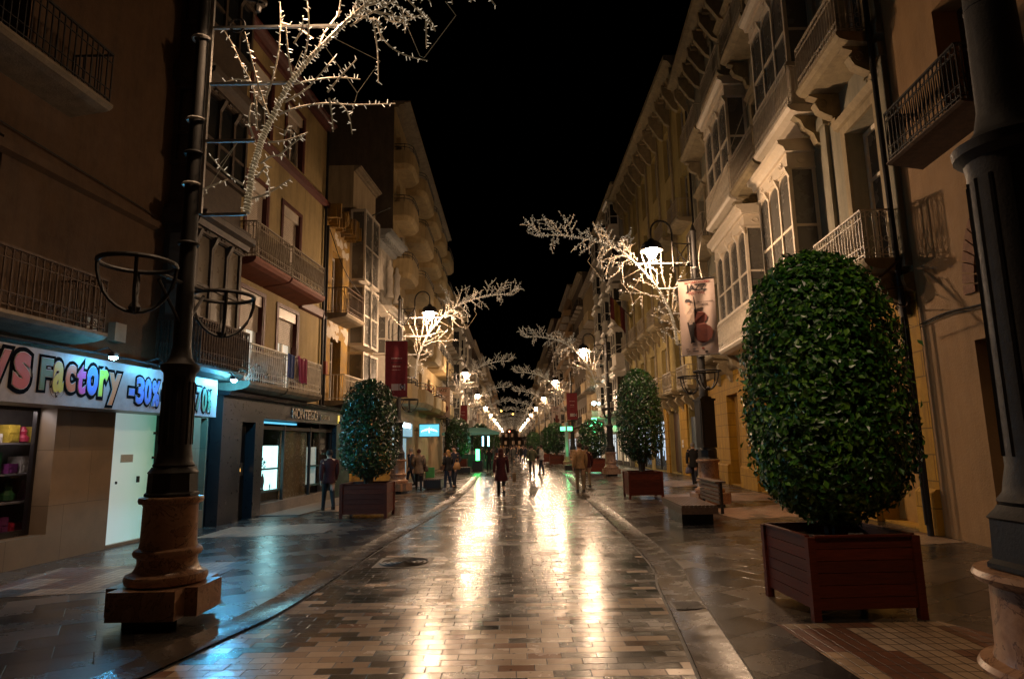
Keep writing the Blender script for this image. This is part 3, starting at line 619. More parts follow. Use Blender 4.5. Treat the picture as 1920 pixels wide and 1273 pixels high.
for z, sl in ((3.4, M_concrete), (6.55, M_orange)):
    for y0, y1 in ((15.5, 17.55), (17.65, 20.1)): bl.balcony(y0, y1, z, .8, .95, sl, M_ironw if z < 4 else M_ironc, .2, 2, .11)
b = MB(); F.prof(b, 15.3, 22.1, [(.003, 10.3), (.14, 10.35), (.18, 10.5), (.003, 10.55)]); bl.part('band', b, M_red); b = MB(); F.prof(b, 20.1, 22.1, [(.003, 6.2), (.1, 6.25), (.12, 6.5), (.003, 6.55)]); bl.part('band', b, M_red)
bl.cornice(13.5, .35, .3, M_red)
for y, z in ((21.95, 13.2), (22.2, 9.7)): b = MB(); b.tube([F.p(y, .08, 3.2), F.p(y, .08, z)], .05, 8); bl.part('drainpipe', b, M_iron)
# plants and washing on the balconies
def clump(name, X, r, h, n, m, seed, droop=0.0, leaf=.07):
    rnd = random.Random(seed); b = MB()
    for k in range(n):
        a = rnd.uniform(0, 6.28); q = r*math.sqrt(rnd.random()); z = h*rnd.random()-droop*q; p = Vector((q*math.cos(a), q*math.sin(a), z))
        d = Vector((rnd.gauss(0, 1), rnd.gauss(0, 1), rnd.gauss(.2, .8))).normalized(); s_ = d.cross(Vector((.3, .2, 1))).normalized(); L = leaf*rnd.uniform(.6, 1.3)
        b.add([p, p+d*L*.5+s_*L*.3, p+d*L, p+d*L*.5-s_*L*.3], [(0, 1, 2), (0, 2, 3)])
    return b
X = F.p(16.4, .62, 3.42); o = clump('p', X, .42, .75, 500, M_leaf, 4, .1, .1); 
pp = empty('balcony_plant', X, 'leafy green plant hanging through the pale railing of the ochre balcony', 'plant'); o.xf(lambda p: Vector((p.x*.5, p.y*1.5, p.z*.9-.1))).build('foliage', M_leaf, pp); b = MB(); b.lathe([(.1, 0), (.14, .22), (.15, .24)], 12); b.build('pot', mat('terracotta', (.3, .12, .06), None, .8), pp)
b = MB(); n = 14; X = F.p(18.6, .84, 4.36); vs = []
for k in range(n+1):
    for j in range(6): vs.append((.03*math.sin(k*1.3)+.02*j/5, (k/n-.5)*1.0*(1-.25*j/5), -j/5*.72+.03*math.sin(k*.9)))
b.add(vs, [(k*6+j, k*6+j+1, (k+1)*6+j+1, (k+1)*6+j) for k in range(n) for j in range(5)])
o = b.build('hanging_cloth', mat('magenta_cloth', (.3, .02, .09), (.22, .015, .07), .8, 0, 5)); o.location = X
sm = o.modifiers.new('t', 'SOLIDIFY'); sm.thickness = .006; tag(o, 'magenta cloth hung over the lower balcony railing to dry', 'cloth')
b = MB(); b.v = []; vs = []
for k in range(9):
    for j in range(5): vs.append((.02*math.sin(k*1.7), (k/8-.5)*.5, -j/4*.66))
b.add(vs, [(k*5+j, k*5+j+1, (k+1)*5+j+1, (k+1)*5+j) for k in range(8) for j in range(4)]); o = b.build('hanging_cloth', mat('blue_cloth', (.02, .06, .25), None, .8)); o.location = F.p(17.75, .84, 4.36)
sm = o.modifiers.new('t', 'SOLIDIFY'); sm.thickness = .006; tag(o, 'dark blue cloth hung on the railing beside the magenta one', 'cloth')

# jeweller's black shopfront (spans two buildings)
js = empty('jeweller_shopfront', F.p(20, 0, 0), 'black stone jeweller shopfront with lit white display windows', 'shopfront')
class _S(Bld):
    def __init__(s, root, F): s.root = root; s.F = F; s.rd = .3
S = _S(js, F)
b = MB()
F.box(b, 15.35, 16.3, .02, .3, 0, 3.05); F.box(b, 17.0, 17.45, .02, .3, 0, 3.05); F.box(b, 22.95, 24.4, .02, .3, 0, 3.05); F.box(b, 17.45, 22.95, .02, .3, 2.56, 3.05); F.box(b, 16.3, 17.0, .02, .3, 2.45, 3.05); F.prof(b, 15.3, 24.4, [(.02, 3.052), (.45, 3.052), (.5, 3.14), (.02, 3.2)])
S.part('stone_surround', b, M_black)
b = MB(); F.box(b, 17.45, 22.95, .02, .28, 0, .3); S.part('plinth', b, mat('grey_step_stone', (.2, .17, .14), (.13, .11, .1), .35, 0, 6))
b = MB(); F.box(b, 16.32, 16.98, .02, .06, .05, 2.4); F.box(b, 16.4, 16.9, .06, .085, 1.05, 1.45); S.part('side_door', b, M_iron)
b = MB(); F.box(b, 16.45, 16.85, .086, .1, 1.1, 1.42); F.box(b, 16.5, 16.7, .1, .12, 1.2, 1.3); S.part('cash_machine', b, mat('brushed_steel', (.35, .3, .22), None, .35, .8))
b = MB(); F.box(b, 16.6, 16.66, .121, .125, 1.2, 1.28); S.part('indicator', b, glow('amber_led', (1, .5, .1), 4))
b = MB(); F.box(b, 17.46, 20.0, .04, .12, 2.47, 2.52); S.part('cyan_strip', b, glow('cyan_strip', (.08, .5, .75), 1.6))
fr = MB()
for y in (17.46, 19.12, 21.05, 22.88): F.box(fr, y, y+.07, .06, .14, .301, 2.45)
F.box(fr, 17.53, 22.88, .07, .13, 2.3, 2.4); fo = S.part('shop_frame', fr, M_iron)
S_glass = lambda a, c, z0, z1: glass_pane(S, a, c, z0, z1, .1, fo)
S_glass(17.53, 19.12, .3, 2.3); S_glass(19.19, 21.05, .3, 2.3); S_glass(21.12, 22.88, .3, 2.3)
for k, (y0, y1, z0, z1, c, st) in enumerate(((17.9, 19.2, .62, 1.85, (.45, .95, .95), 2.4), (21.3, 22.3, .6, 1.8, (.10, .45, .5), .35), (22.4, 22.8, 1.6, 1.8, (.12, .5, .55), .5))):
    b = MB(); F.box(b, y0, y1, -.1, -.07, z0, z1); S.part('lit_display_back', b, glow('display_back_%d' % k, c, st))
    b = MB(); F.box(b, y0-.03, y1+.03, -.1, .05, z0-.06, z0)
    if k < 2: F.box(b, y0+.02, y1-.25, -.06, .05, z0+.56, z0+.61)
    S.part('display_case', b, mat('teal_shelf', (.02, .08, .09), None, .4))
b = MB(); F.box(b, 19.3, 21.25, -.1, -.06, .3, 2.28); S.part('inner_panel', b, mat('shop_interior_panel', (.10, .075, .03), (.07, .05, .02), .25))
# jewellery busts
b = MB()
for y, z, s_ in ((18.15, .62, .8), (18.6, .62, .3)): b.merge(MB().ell([(0, 0, 0, .1, .12), (0, 0, .04, .1, .12), (0, 0, .06, .05, .07), (0, 0, .3, .07, .16), (0, 0, .42, .06, .13), (0, 0, .52, .035, .06), (0, 0, .58, .03, .05)], 10), lambda p: Vector(F.p(y, .0, z))+Vector((p.x*.4, p.y, p.z))*s_)
S.part('necklace_bust', b, mat('black_velvet', (.01, .03, .035), None, .8))
b = clump('x', None, .2, .25, 60, None, 9, 0, .12); X = Vector(F.p(18.1, .0, 1.24)); b.xf(lambda p: Vector((p.x*.3, p.y, p.z*.8))+X); S.part('ornament', b, mat('teal_ornament', (.01, .1, .1), None, .4))
for t, y, z, sz, m, fat in (('MONTEGO', 19.15, 2.66, .42, mat('chrome_letters', (.75, .66, .55), None, .25, .9), .006), ('JOYEROS', 21.35, 2.70, .21, mat('chrome_letters', (.75, .66, .55)), .003)):
    tb = text_mb(t, sz, .012, fat); tb.xf(lambda p: Vector(F.p(y+p.x*.92, .325+p.z, z+p.y))); S.part('lettering', tb, m)
b = MB(); F.box(b, 23.05, 23.13, .3, .33, 2.62, 2.9); S.part('alarm_light', b, glow('yellow_alarm', (1, .7, .1), 1.2))
ar = bpy.data.objects.new('display_light', bpy.data.lights.new('display_light', 'AREA')); col.objects.link(ar); ar.data.energy = 20; ar.data.color = (.35, .88, 1); ar.data.shape = 'RECTANGLE'; ar.data.size = 1.2; ar.data.size_y = .8; ar.location = F.p(18.2, .16, 1.9)
ar.rotation_euler = (R(0), R(-58), 0)
st_ = MB(); F.box(st_, 17.4, 24.0, .30, 1.35, 0, .03); o = st_.build('entrance_slab', mat('grey_step_stone', (.2, .17, .14))); tag(o, kind='structure')

# narrow ruin
bl = Bld('narrow derelict ochre house with peeling plaster and a broken cornice', F, 22.1, 25.0, 10.6, W_ruin, [(22.9, 24.0, 3.45, 5.75), (22.9, 24.0, 6.6, 9.0)], .35, gm=M_black, gz=3.12)
bl.window(22.95, 23.95, 3.45, 5.7, M_frameg, M_dark, 2, 2, .09); bl.window(22.95, 23.95, 6.6, 8.95, M_frameg, M_dark, 2, 2, .09)
bl.balcony(22.5, 24.5, 6.55, .7, .95, M_concrete, M_irond, .16, 1, .12); bl.balcony(22.4, 24.8, 3.4, .7, .92, M_concrete, M_ironw, .16, 1, .12)
b = MB(); rnd = random.Random(5)
for k in range(40):
    y = 22.15+k*.071; F.box(b, y, y+.07, .003, rnd.uniform(.1, .55), 10.0+rnd.uniform(-.25, .1), 10.45+rnd.uniform(-.1, .12))
bl.part('broken_cornice', b, W_ruin)
b = MB(); F.box(b, 22.15, 22.3, .003, .16, 4.3, 4.75); bl.part('red_box', b, mat('red_box', (.3, .06, .03), None, .6))
b = MB()
for k in range(26):
    y = rnd.uniform(22.3, 24.9); z = rnd.choice((rnd.uniform(8.9, 9.9), rnd.uniform(5.8, 6.3))); q = [(y+rnd.uniform(.08, .3)*math.cos(a), z+rnd.uniform(.06, .25)*math.sin(a)) for a in (0, .9, 1.7, 2.6, 3.4, 4.2, 5.3)]
    b = MB(); b.add([F.p(yy, .006+k*.0004, zz) for yy, zz in q], [tuple(range(7))]); bl.part('bare_patch', b, mat('exposed_white_render', (.55, .5, .42), (.4, .34, .27), .9, 0, 6))

# beige with glazed boxes
bl = Bld('pale beige building with three stacked square glazed boxes', F, 25.0, 28.0, 13.3, W_beige, [], .3, gm=W_stone, gz=3.0)
for z0, z1 in ((8.3, 11.3), (5.7, 8.15), (3.1, 5.45)):
    b = MB(); y0, y1, of = 24.75, 26.7, .62
    F.box(b, y0, y1, .003, of, z0, z0+.1); F.box(b, y0, y1, .003, of, z1-.1, z1)
    for y, o in ((y0, .003), (y0, of-.08), (y1-.08, of-.08), (y1-.08, .003), ((y0+y1)/2-.04, of-.08)): F.box(b, y, y+.08, o, o+.08, z0+.1, z1-.1)
    F.box(b, y0+.001, y1-.001, of-.075, of-.005, (z0+z1)/2-.03, (z0+z1)/2+.03); w = bl.part('glazed_box', b, M_framew)
    b = MB(); F.box(b, y0+.03, y1-.03, .01, of-.04, z0+.11, z1-.11); bl.part('pane', b, M_curt, w)
b = MB(); F.box(b, 26.9, 27.4, .003, .3, 10.9, 11.3); bl.part('vent_box', b, M_iron); bl.cornice(13.3, .3, .25)
b = MB(); b.tube([F.p(26.2, .1, 11.4), F.p(26.2, 1.2, 11.9)], .025, 6); bl.part('flag_pole', b, M_iron)

# white building with plaster statues and slate-grey cornice
bl = Bld('white narrow building with glazed bays, carved figures and a blue-grey cornice', F, 28.0, 31.0, 11.6, W_white, [(28.3, 29.2, 8.3, 10.3), (29.9, 30.7, 8.3, 10.3)], .3, gm=W_stone, gz=2.9)
bl.window(28.3, 29.2, 8.3, 10.3, M_framed, M_glass); bl.window(29.9, 30.7, 8.3, 10.3, M_framed, M_glass)
bl.bay(28.1, 29.4, 4.9, 8.0, .7, M_framew, M_curt, 2, None, .9, M_cornice, False, .5); bl.bay(29.7, 30.9, 4.9, 8.0, .7, M_framew, M_curt, 2, None, .9, M_cornice, False, .5); bl.bay(28.1, 29.4, 2.9, 4.7, .6, M_framew, M_curt, 2, None, .4, None, False, .3)
bl.cornice(11.6, .75, .6, M_cgrey, dent=.3)
for y in (28.0, 29.55, 30.85):
    b = MB(); b.ell([(0, 0, 0, .2, .2), (0, 0, .12, .2, .2), (0, .03, .3, .14, .16), (0, -.03, .7, .17, .15), (0, 0, 1.1, .13, .12), (0, .02, 1.45, .19, .17), (0, 0, 1.6, .08, .08), (0, 0, 1.72, .1, .1), (0, 0, 1.85, .05, .05)], 10); X = Vector(F.p(y+.05, .25, 8.7)); b.xf(lambda p: p+X); bl.part('carved_figure', b, M_framew, smooth=True)

# tall flats with curved balconies
FL2 = Fac(-5.85, 0, -1)
ops = [(y, y+1.3, z+.05, z+2.1) for z in (4.3, 7.5, 10.6, 13.6, 16.4) for y in (31.6, 35.2, 40.2, 44.4, 49.0)]
bl = Bld('tall cream block of flats with rounded balconies and a bare dark gable', FL2, 31.0, 54.0, 19.6, W_cream, ops, .3, 14, gm=W_peach, gz=3.3)
b = MB(); b.quad((-5.87, 30.985, 0), (-19.8, 30.985, 0), (-19.8, 30.985, 19.6), (-5.87, 30.985, 19.6)); bl.part('gable', b, W_gable)
for k, o in enumerate(ops): bl.window(o[0], o[1], o[2], o[3], M_frame if k % 2 else M_framew, M_glass if k % 3 else M_curt, 1, 2, .07, shut=(k*37 % 10)/14)
def round_balcony(bld, y0, y1, z, off, ms, rail=True):
    F_ = bld.F; q = [(y0, 0), (y0, off*.55), (y0+.12, off*.8), (y0+.4, off*.96), (y0+.8, off), (y1-.8, off), (y1-.4, off*.96), (y1-.12, off*.8), (y1, off*.55), (y1, 0)]
    b = MB(); n = len(q)
    for (za, zb, k0) in ((z-.18, z, .86),):
        vs = [F_.p((y0+y1)/2+(y-(y0+y1)/2)*k0, o*k0, z-.34) for y, o in q]+[F_.p(y, o, z-.1) for y, o in q]+[F_.p(y, o, z+.62) for y, o in q]
        b.add(vs, [tuple(range(n))[::-1], tuple(range(2*n, 3*n))]+[(r*n+i, r*n+i+1, (r+1)*n+i+1, (r+1)*n+i) for r in (0, 1) for i in range(n-1)])
    o = bld.part('balcony', b, ms)
    b = MB()
    for zz in (.78, .95): b.tube([F_.p(y, o_, z+zz) for y, o_ in q], .02, 5)
    for y, o_ in q[1:-1:2]: b.tube([F_.p(y, o_, z+.6), F_.p(y, o_, z+.95)], .015, 4)
    bld.part('railing', b, M_iron, o)
for z in (4.2, 7.4, 10.5, 13.5, 16.3):
    for y0, y1 in ((31.1, 34.0), (34.6, 39.2), (39.8, 43.6), (44.0, 47.6), (48.4, 52.8)): round_balcony(bl, y0, y1, z, .95 if y0 < 33 else 1.15, W_cream)
bl.cornice(19.6, .8, .35); b = MB(); FL2.box(b, 32.0, 32.7, .003, .3, 12.0, 12.5); bl.part('air_conditioner', b, M_frameg)
b = clump('x', None, .35, .4, 220, None, 11, .2, .09); X = FL2.p(37.6, 1.0, 4.95); fp = empty('geranium_pot', X, 'red flowers in a pot on the cream balcony above the blue shop', 'plant'); b.build('flowers', mat('red_petals', (.5, .04, .05), (.35, .02, .05), .7, 0, 20), fp); b = MB(); b.lathe([(.12, -.25), (.18, 0)], 10); b.build('pot', MATS['terracotta'], fp)
# blue-lit shop and projecting sign
b = MB(); FL2.box(b, 31.3, 36.4, .02, .2, 2.3, 3.0); o = bl.part('shop_fascia', b, glow('blue_fascia', (.10, .42, .62), .8))
for k in range(7): b = MB(); FL2.box(b, 31.6+k*.62, 31.9+k*.62, .2, .24, 2.75, 3.0) ; bl.part('fascia_lamp', b, glow('white_blue_lamp', (.7, .92, 1), 5), o)
b = MB(); FL2.box(b, 31.4, 33.1, .02, .06, .1, 2.2); bl.part('lit_shop_window', b, glow('blue_white_window', (.55, .9, 1), 1.6))
b = MB(); FL2.box(b, 33.2, 33.35, .02, .1, .2, 1.2); bl.part('green_neon', b, glow('green_neon', (.1, 1, .25), 5)); b = MB(); FL2.box(b, 33.4, 35.2, .02, .06, .1, 2.2); bl.part('shop_door', b, glow('pale_blue_door', (.2, .5, .7), .5))
b = MB(); FL2.box(b, 39.2, 44, .02, .12, .05, 2.9); bl.part('shop_panel', b, W_beige)
ps = empty('projecting_sign', (-4.95, 38.5, 2.3), 'bright cyan lightbox sign projecting over the pavement beyond the red banner', 'sign'); b = MB(); b.box(-.62, .62, -.09, .09, 0, .78); b.build('case', M_iron, ps)
ms, N, P_ = new_mat('cyan_lightbox'); x_, y_, z_ = N.sep(N.obj()); P_.inputs['Base Color'].default_value = (.1, .4, .5, 1)
st1 = N.m('SINE', N.m('MULTIPLY', z_, 60)); N.put(P_.inputs['Emission Color'], N.mix(N.m('MULTIPLY_ADD', st1, .25, .3), (.03, .45, .62), (.35, .9, .95))); P_.inputs['Emission Strength'].default_value = 1.5
b = MB(); b.box(-.58, .58, -.1, -.091, .04, .74); b.build('lit_face', ms, ps)
b = MB(); 
for sx in (-1, 1):
    for k in range(4): b.tube([(sx*(.04+.1*k), -.104, .4+.04*math.sin(k)), (sx*(.14+.1*k), -.104, .5-.05*k), (sx*(.16+.1*k), -.104, .36-.02*k)], .02, 4)
b.tube([(0, -.104, .25), (0, -.104, .56)], .03, 5); b.build('emblem', glow('white_emblem', (.8, 1, 1), 3), ps); b = MB(); b.tube([(-.62, 0, .4), (-.9, 0, .4)], .03, 6); b.build('bracket', M_iron, ps)

# ---- right side ------------------------------------------------------------
F = FR
# rightmost brown house: doorway, brick relieving arch, dark balcony
ops = [(8.6, 10.35, .02, 3.3), (9.0, 10.3, 6.85, 9.2), (3, 5, 4.6, 6.8)]
bl = Bld('brown plastered corner house with a blind brick arch over its dark doorway', F, -8, 11.85, 15, W('smooth_brown_plaster', (.44, .29, .17), (.38, .25, .145), grime=.35), ops, .5)
b = MB(); F.box(b, 8.65, 10.3, -.48, -.42, .05, 3.25)
for k in range(4):
    for j in range(2): F.box(b, 8.75+j*.8, 9.4+j*.8, -.42, -.39, .2+k*.78, .85+k*.78)
bl.part('panelled_door', b, mat('dark_door_wood', (.03, .018, .012), None, .5, 0, 8)); bl.window(9.0, 10.3, 6.85, 9.2, M_framed); bl.window(3, 5, 4.6, 6.8, M_framed)
bl.balcony(8.9, 11.15, 6.75, .62, .95, M_irond, M_iron, .06, 2, .12)
ay, az, ar_ = 9.15, 4.05, .95   # blind arch
b = MB()
for k in range(27):
    a = math.pi*(k+.5)/27; r0, r1 = ar_, ar_+.3; da = math.pi/27*.42
    q = [(ay+r*math.cos(a+s_*da), az+r*1.35*math.sin(a+s_*da)) for r, s_ in ((r0, -1), (r1, -1), (r1, 1), (r0, 1))]
    b.box8([F.p(y, .004, z) for y, z in q]+[F.p(y, .045, z) for y, z in q])
bl.part('brick_arch', b, mat('old_brick', (.30, .15, .085), (.2, .10, .055), .85, 0, 9, .01, 30))
b = MB(); n = 20; vs = [F.p(ay+(ar_-.0)*math.cos(math.pi*k/n), .008, az+ar_*1.35*math.sin(math.pi*k/n)) for k in range(n+1)]; b.add(vs, [tuple(range(n+1))]); bl.part('arch_infill', b, W('infill_plaster', (.30, .19, .11), grime=.5))
b = MB(); pts = [F.p(y, .03, 3.86+.03*math.sin(y*3)+(11.8-y)*.0) for y in [11.8-.3*k for k in range(30)]]; b.tube(pts, .016, 5); b.tube([(p[0], p[1], p[2]-.05) for p in pts], .01, 5); bl.part('wall_cable', b, M_iron)

# ornate corner building with white oriels
M_gallery = mat('white_gallery_paint', (.80, .70, .56), (.70, .60, .47), .5, 0, 7, .002, 40)
ops = [(12.55, 14.1, .05, 4.1), (12.5, 13.85, 5.25, 8.7), (12.5, 13.85, 10.15, 13.2), (12.5, 13.85, 15, 17.8), (24.9, 26.6, .05, 3.6), (18.6, 19.5, 5.25, 8.4), (18.6, 20.2, 10.15, 13.0), (18.6, 20.2, 15, 17.8), (25.8, 27.0, 5.25, 8.4), (25.8, 27.0, 10.15, 13.0), (15.6, 17.2, 15, 17.8), (22, 23.4, 15, 17.8), (16.2, 18.6, .05, 3.6), (20.5, 22.6, .05, 3.6), (27.8, 29, 10.15, 13), (27.8, 29, 5.25, 8.4)]
bl = Bld('ornate sage-grey corner building with white glazed galleries over an ochre stone base', F, 11.87, 30.0, 19.6, W_green, ops, .4, 14, gm=W_stone, gz=4.75)
for k, o in enumerate(ops):
    if o[2] < 1:
        b = MB(); F.box(b, o[0]+.02, o[1]-.02, -.39, -.33, .05, o[3]-.02); bl.part('door', b, mat('ochre_painted_door', (.44, .25, .06), (.34, .19, .05), .6, 0, 3, grime=.4))
    else: bl.window(o[0], o[1], o[2], o[3]-.03, M_gallery, M_curt, 2, 2, .1)
for k, o in enumerate(ops):
    if o[2] > 5:
        b = MB(); y0, y1, z0, z1 = o; F.box(b, y0-.2, y0, .003, .07, z0, z1+.2); F.box(b, y1, y1+.2, .003, .07, z0, z1+.2); F.box(b, y0, y1, .003, .07, z1, z1+.2); F.prof(b, y0-.3, y1+.3, [(.003, z1+.2), (.12, z1+.24), (.22, z1+.36), (.003, z1+.4)]); bl.part('window_surround', b, M_cornice)
bl.balcony(12.0, 14.45, 5.2, .8, 1.0, M_cornice, M_ironw, .2, 2, .13, M_cornice)
bl.balcony(18.4, 19.7, 5.2, .8, .98, M_cornice, M_ironw, .2, 2, .13, None); bl.balcony(25.2, 27.6, 5.2, .8, .98, M_cornice, M_ironw, .2, 2, .13, M_cornice)
bl.bay(15.75, 18.3, 5.1, 9.45, .82, M_gallery, M_curt, 3, M_ironw, 1.0, M_cornice); bl.bay(19.9, 23.9, 5.1, 9.3, .82, M_gallery, M_curt, 4, M_ironw, 1.0, M_cornice)
bl.bay(15.1, 17.85, 10.1, 14.45, .82, M_gallery, M_curt, 3, M_ironw, 1.15, M_cornice); bl.bay(21.0, 24.3, 10.1, 14.5, .82, M_gallery, M_curt, 3, M_ironw, 1.15, M_cornice)
bl.balcony(12.1, 14.4, 10.1, .82, 1.05, M_cornice, M_ironc, .2, 2, .13, M_cornice); bl.balcony(18.1, 20.7, 10.1, .82, 1.1, M_cornice, M_ironc, .2, 2, .13, M_cornice); bl.balcony(25.3, 28.6, 10.1, .82, 1.05, M_cornice, M_ironc, .2, 1, .14, M_cornice)
for y0, y1 in ((12.1, 14.4), (15.2, 17.6), (18.1, 20.7), (21.2, 24.0), (25.3, 28.6)): bl.balcony(y0, y1, 14.95, .82, 1.05, M_cornice, M_ironc, .2, 1, .14, M_cornice)
b = MB(); F.prof(b, 11.87, 30, [(.003, 4.5), (.14, 4.56), (.2, 4.72), (.2, 4.82), (.003, 4.9)]); bl.part('string_course', b, M_cornice)
for y in (11.9, 14.75, 24.55, 29.6):
    for z0, z1 in ((5.0, 9.7), (9.9, 14.6), (14.8, 18.6)): b = MB(); F.box(b, y, y+.32, .003, .1, z0+.25, z1-.3); F.box(b, y-.04, y+.36, .003, .16, z1-.3, z1); F.box(b, y-.04, y+.36, .003, .14, z0, z0+.25); bl.part('pilaster', b, W_green)
bl.cornice(19.6, 1.0, .9, M_cornice, dent=.35, brack=1.2)
for q, r in (([F.p(11.98, .2, 0), F.p(11.98, .2, 3.9), F.p(12.02, .2, 4.3), F.p(12.0, .26, 19)], .055), ([F.p(11.9, .3, .2), F.p(11.9, .3, 4.0)], .03), ([F.p(29.7, .2, 0), F.p(29.7, .2, 19)], .05)): b = MB(); b.tube(q, r, 8); bl.part('drainpipe', b, M_iron)
b = MB(); b.tube([F.p(12.05, .7, 4.9), F.p(12.0, 1.0, 4.35), F.p(12.05, .5, 3.9)], .02, 5); b.tube([F.p(11.95, .1, 5.2), F.p(12.1, 1.2, 4.3)], .025, 5); b.tube([F.p(11.9, .2, 4.6), F.p(12.0, .9, 4.5), F.p(11.9, .2, 4.2), F.p(11.9, .1, 4.4)], .02, 5); bl.part('old_sign_bracket', b, M_irond)
for y0, y1 in ((11.88, 12.5), (14.15, 16.1), (18.7, 20.4), (22.7, 24.8), (26.7, 30)): b = MB(); F.prof(b, y0, y1, [(.003, 0), (.12, 0), (.12, .75), (.06, .82), (.003, .82)]); bl.part('stone_plinth', b, W_stone)

# yellow building with bracketed cornice
FR2 = Fac(9.15, 0, 1); F = FR2
ops = [(y, y+1.25, z, z+2.7) for z in (4.5, 8.7, 12.9, 16.6) for y in (31.0, 34.2, 37.4, 40.6, 43.8, 46.8)]+[(30.4, 33.4, .05, 3.5), (35.4, 37.6, .05, 3.5), (38.6, 42.0, .05, 3.4), (43.0, 47.6, .05, 3.4)]
bl = Bld('yellow building with a bracketed crowning cornice and urn-topped balconies', F, 30.02, 49.0, 21.3, W_rc, ops, .3, 14)
for k, o in enumerate(ops[:24]): bl.window(o[0], o[1], o[2], o[3], M_frameg, M_curt if k % 3 else M_glass, 2, 2, .09)
for z in (4.45, 8.65, 12.85):
    for y in (30.6, 33.8, 37.0, 40.2, 43.4, 46.4): bl.balcony(y, y+2.1, z, .7, 1.0, M_cornice, M_ironc, .2, 1, .14, M_cornice if z < 9 else None)
bl.cornice(21.3, 1.1, 1.1, M_cornice, dent=.5, brack=1.6)
b = MB(); F.prof(b, 30.02, 49, [(.003, 3.8), (.2, 3.9), (.28, 4.05), (.003, 4.15)]); bl.part('string_course', b, M_cornice)
for y in (30.05, 33.5, 36.7, 39.9, 43.1, 46.2, 48.6): b = MB(); F.box(b, y, y+.3, .003, .09, 4.3, 19.8); bl.part('pilaster', b, M_cornice)
mw = glow('white_shop_light', (.86, .92, 1), 1.1); mb_ = glow('bluish_shop_light', (.45, .72, 1), .9)
for y0, y1, m in ((30.45, 31.5, mw), (38.65, 40.0, mb_), (40.5, 41.9, mb_), (43.1, 44.6, mb_), (45.2, 47.4, mw)):
    b = MB(); F.box(b, y0, y1, -.12, -.08, .3, 3.0); o = bl.part('lit_shop_window', b, m)
    b = MB()
    for y in (y0-.05, y1): F.box(b, y, y+.06, -.12, -.03, .1, 3.3)
    F.box(b, y0, y1, -.11, -.03, .1, .3); F.box(b, y0, y1, -.079, -.03, 2.3, 2.36)
    rnd = random.Random(int(y0*7))
    for k in range(5): yy = y0+.12+k*(y1-y0)/5.5; F.box(b, yy, yy+.12, -.079, -.05, .3, .3+rnd.uniform(.3, 1.4))
    bl.part('shop_frame', b, M_iron, o)
b = MB(); F.box(b, 31.6, 33.3, -.12, -.07, .1, 3.0); bl.part('slate_blue_door', b, mat('slate_blue_door', (.05, .07, .10), None, .5)); b = MB(); F.box(b, 35.45, 37.55, -.29, -.24, .1, 3.4); bl.part('wooden_door', b, M_frame)
for y0, y1, o_ in ((34.2, 35.0, .06), (37.7, 38.5, .1), (33.5, 34.1, .1)): b = MB(); F.box(b, y0, y1, .003, o_, 0, 3.7); bl.part('brown_pilaster', b, W_stone)
for z in (1.45, 1.68): b = MB(); F.box(b, 34.5, 34.8, .06, .075, z, z+.17); bl.part('plaque', b, M_framew)
# ground floor luminaire in the white shop
wl = bpy.data.objects.new('shop_light', bpy.data.lights.new('shop_light', 'AREA')); col.objects.link(wl); wl.data.energy = 40; wl.data.size = 1; wl.data.color = (.85, .92, 1); wl.location = F.p(31.0, .2, 3.2); wl.rotation_euler = (0, R(40), 0)
# flag on a pole
fg = empty('flag', F.p(44.5, .6, 10.5), 'red and yellow flag drooping from a pole on the yellow building', 'flag'); b = MB(); b.tube([(0, 0, 0), (-1.5, 0, 1.7)], .03, 6); b.build('pole', M_iron, fg)
b = MB(); vs = []
for k in range(13):
    for j in range(9): vs.append((-1.45+k*.085, .12*math.sin(k*1.1+j*.2), 1.62-k*.096-j*.2))
b.cur = 0
for k in range(12):
    for j in range(8): pass
b.v = vs
for k in range(12):
    for j in range(8): b.f.append((k*9+j, k*9+j+1, (k+1)*9+j+1, (k+1)*9+j)); b.mi.append(1 if 3 <= k < 8 else 0)
b.build('cloth', [mat('flag_red', (.09, .006, .008), None, .8), mat('flag_yellow', (.2, .13, .02), None, .8)], fg, True)

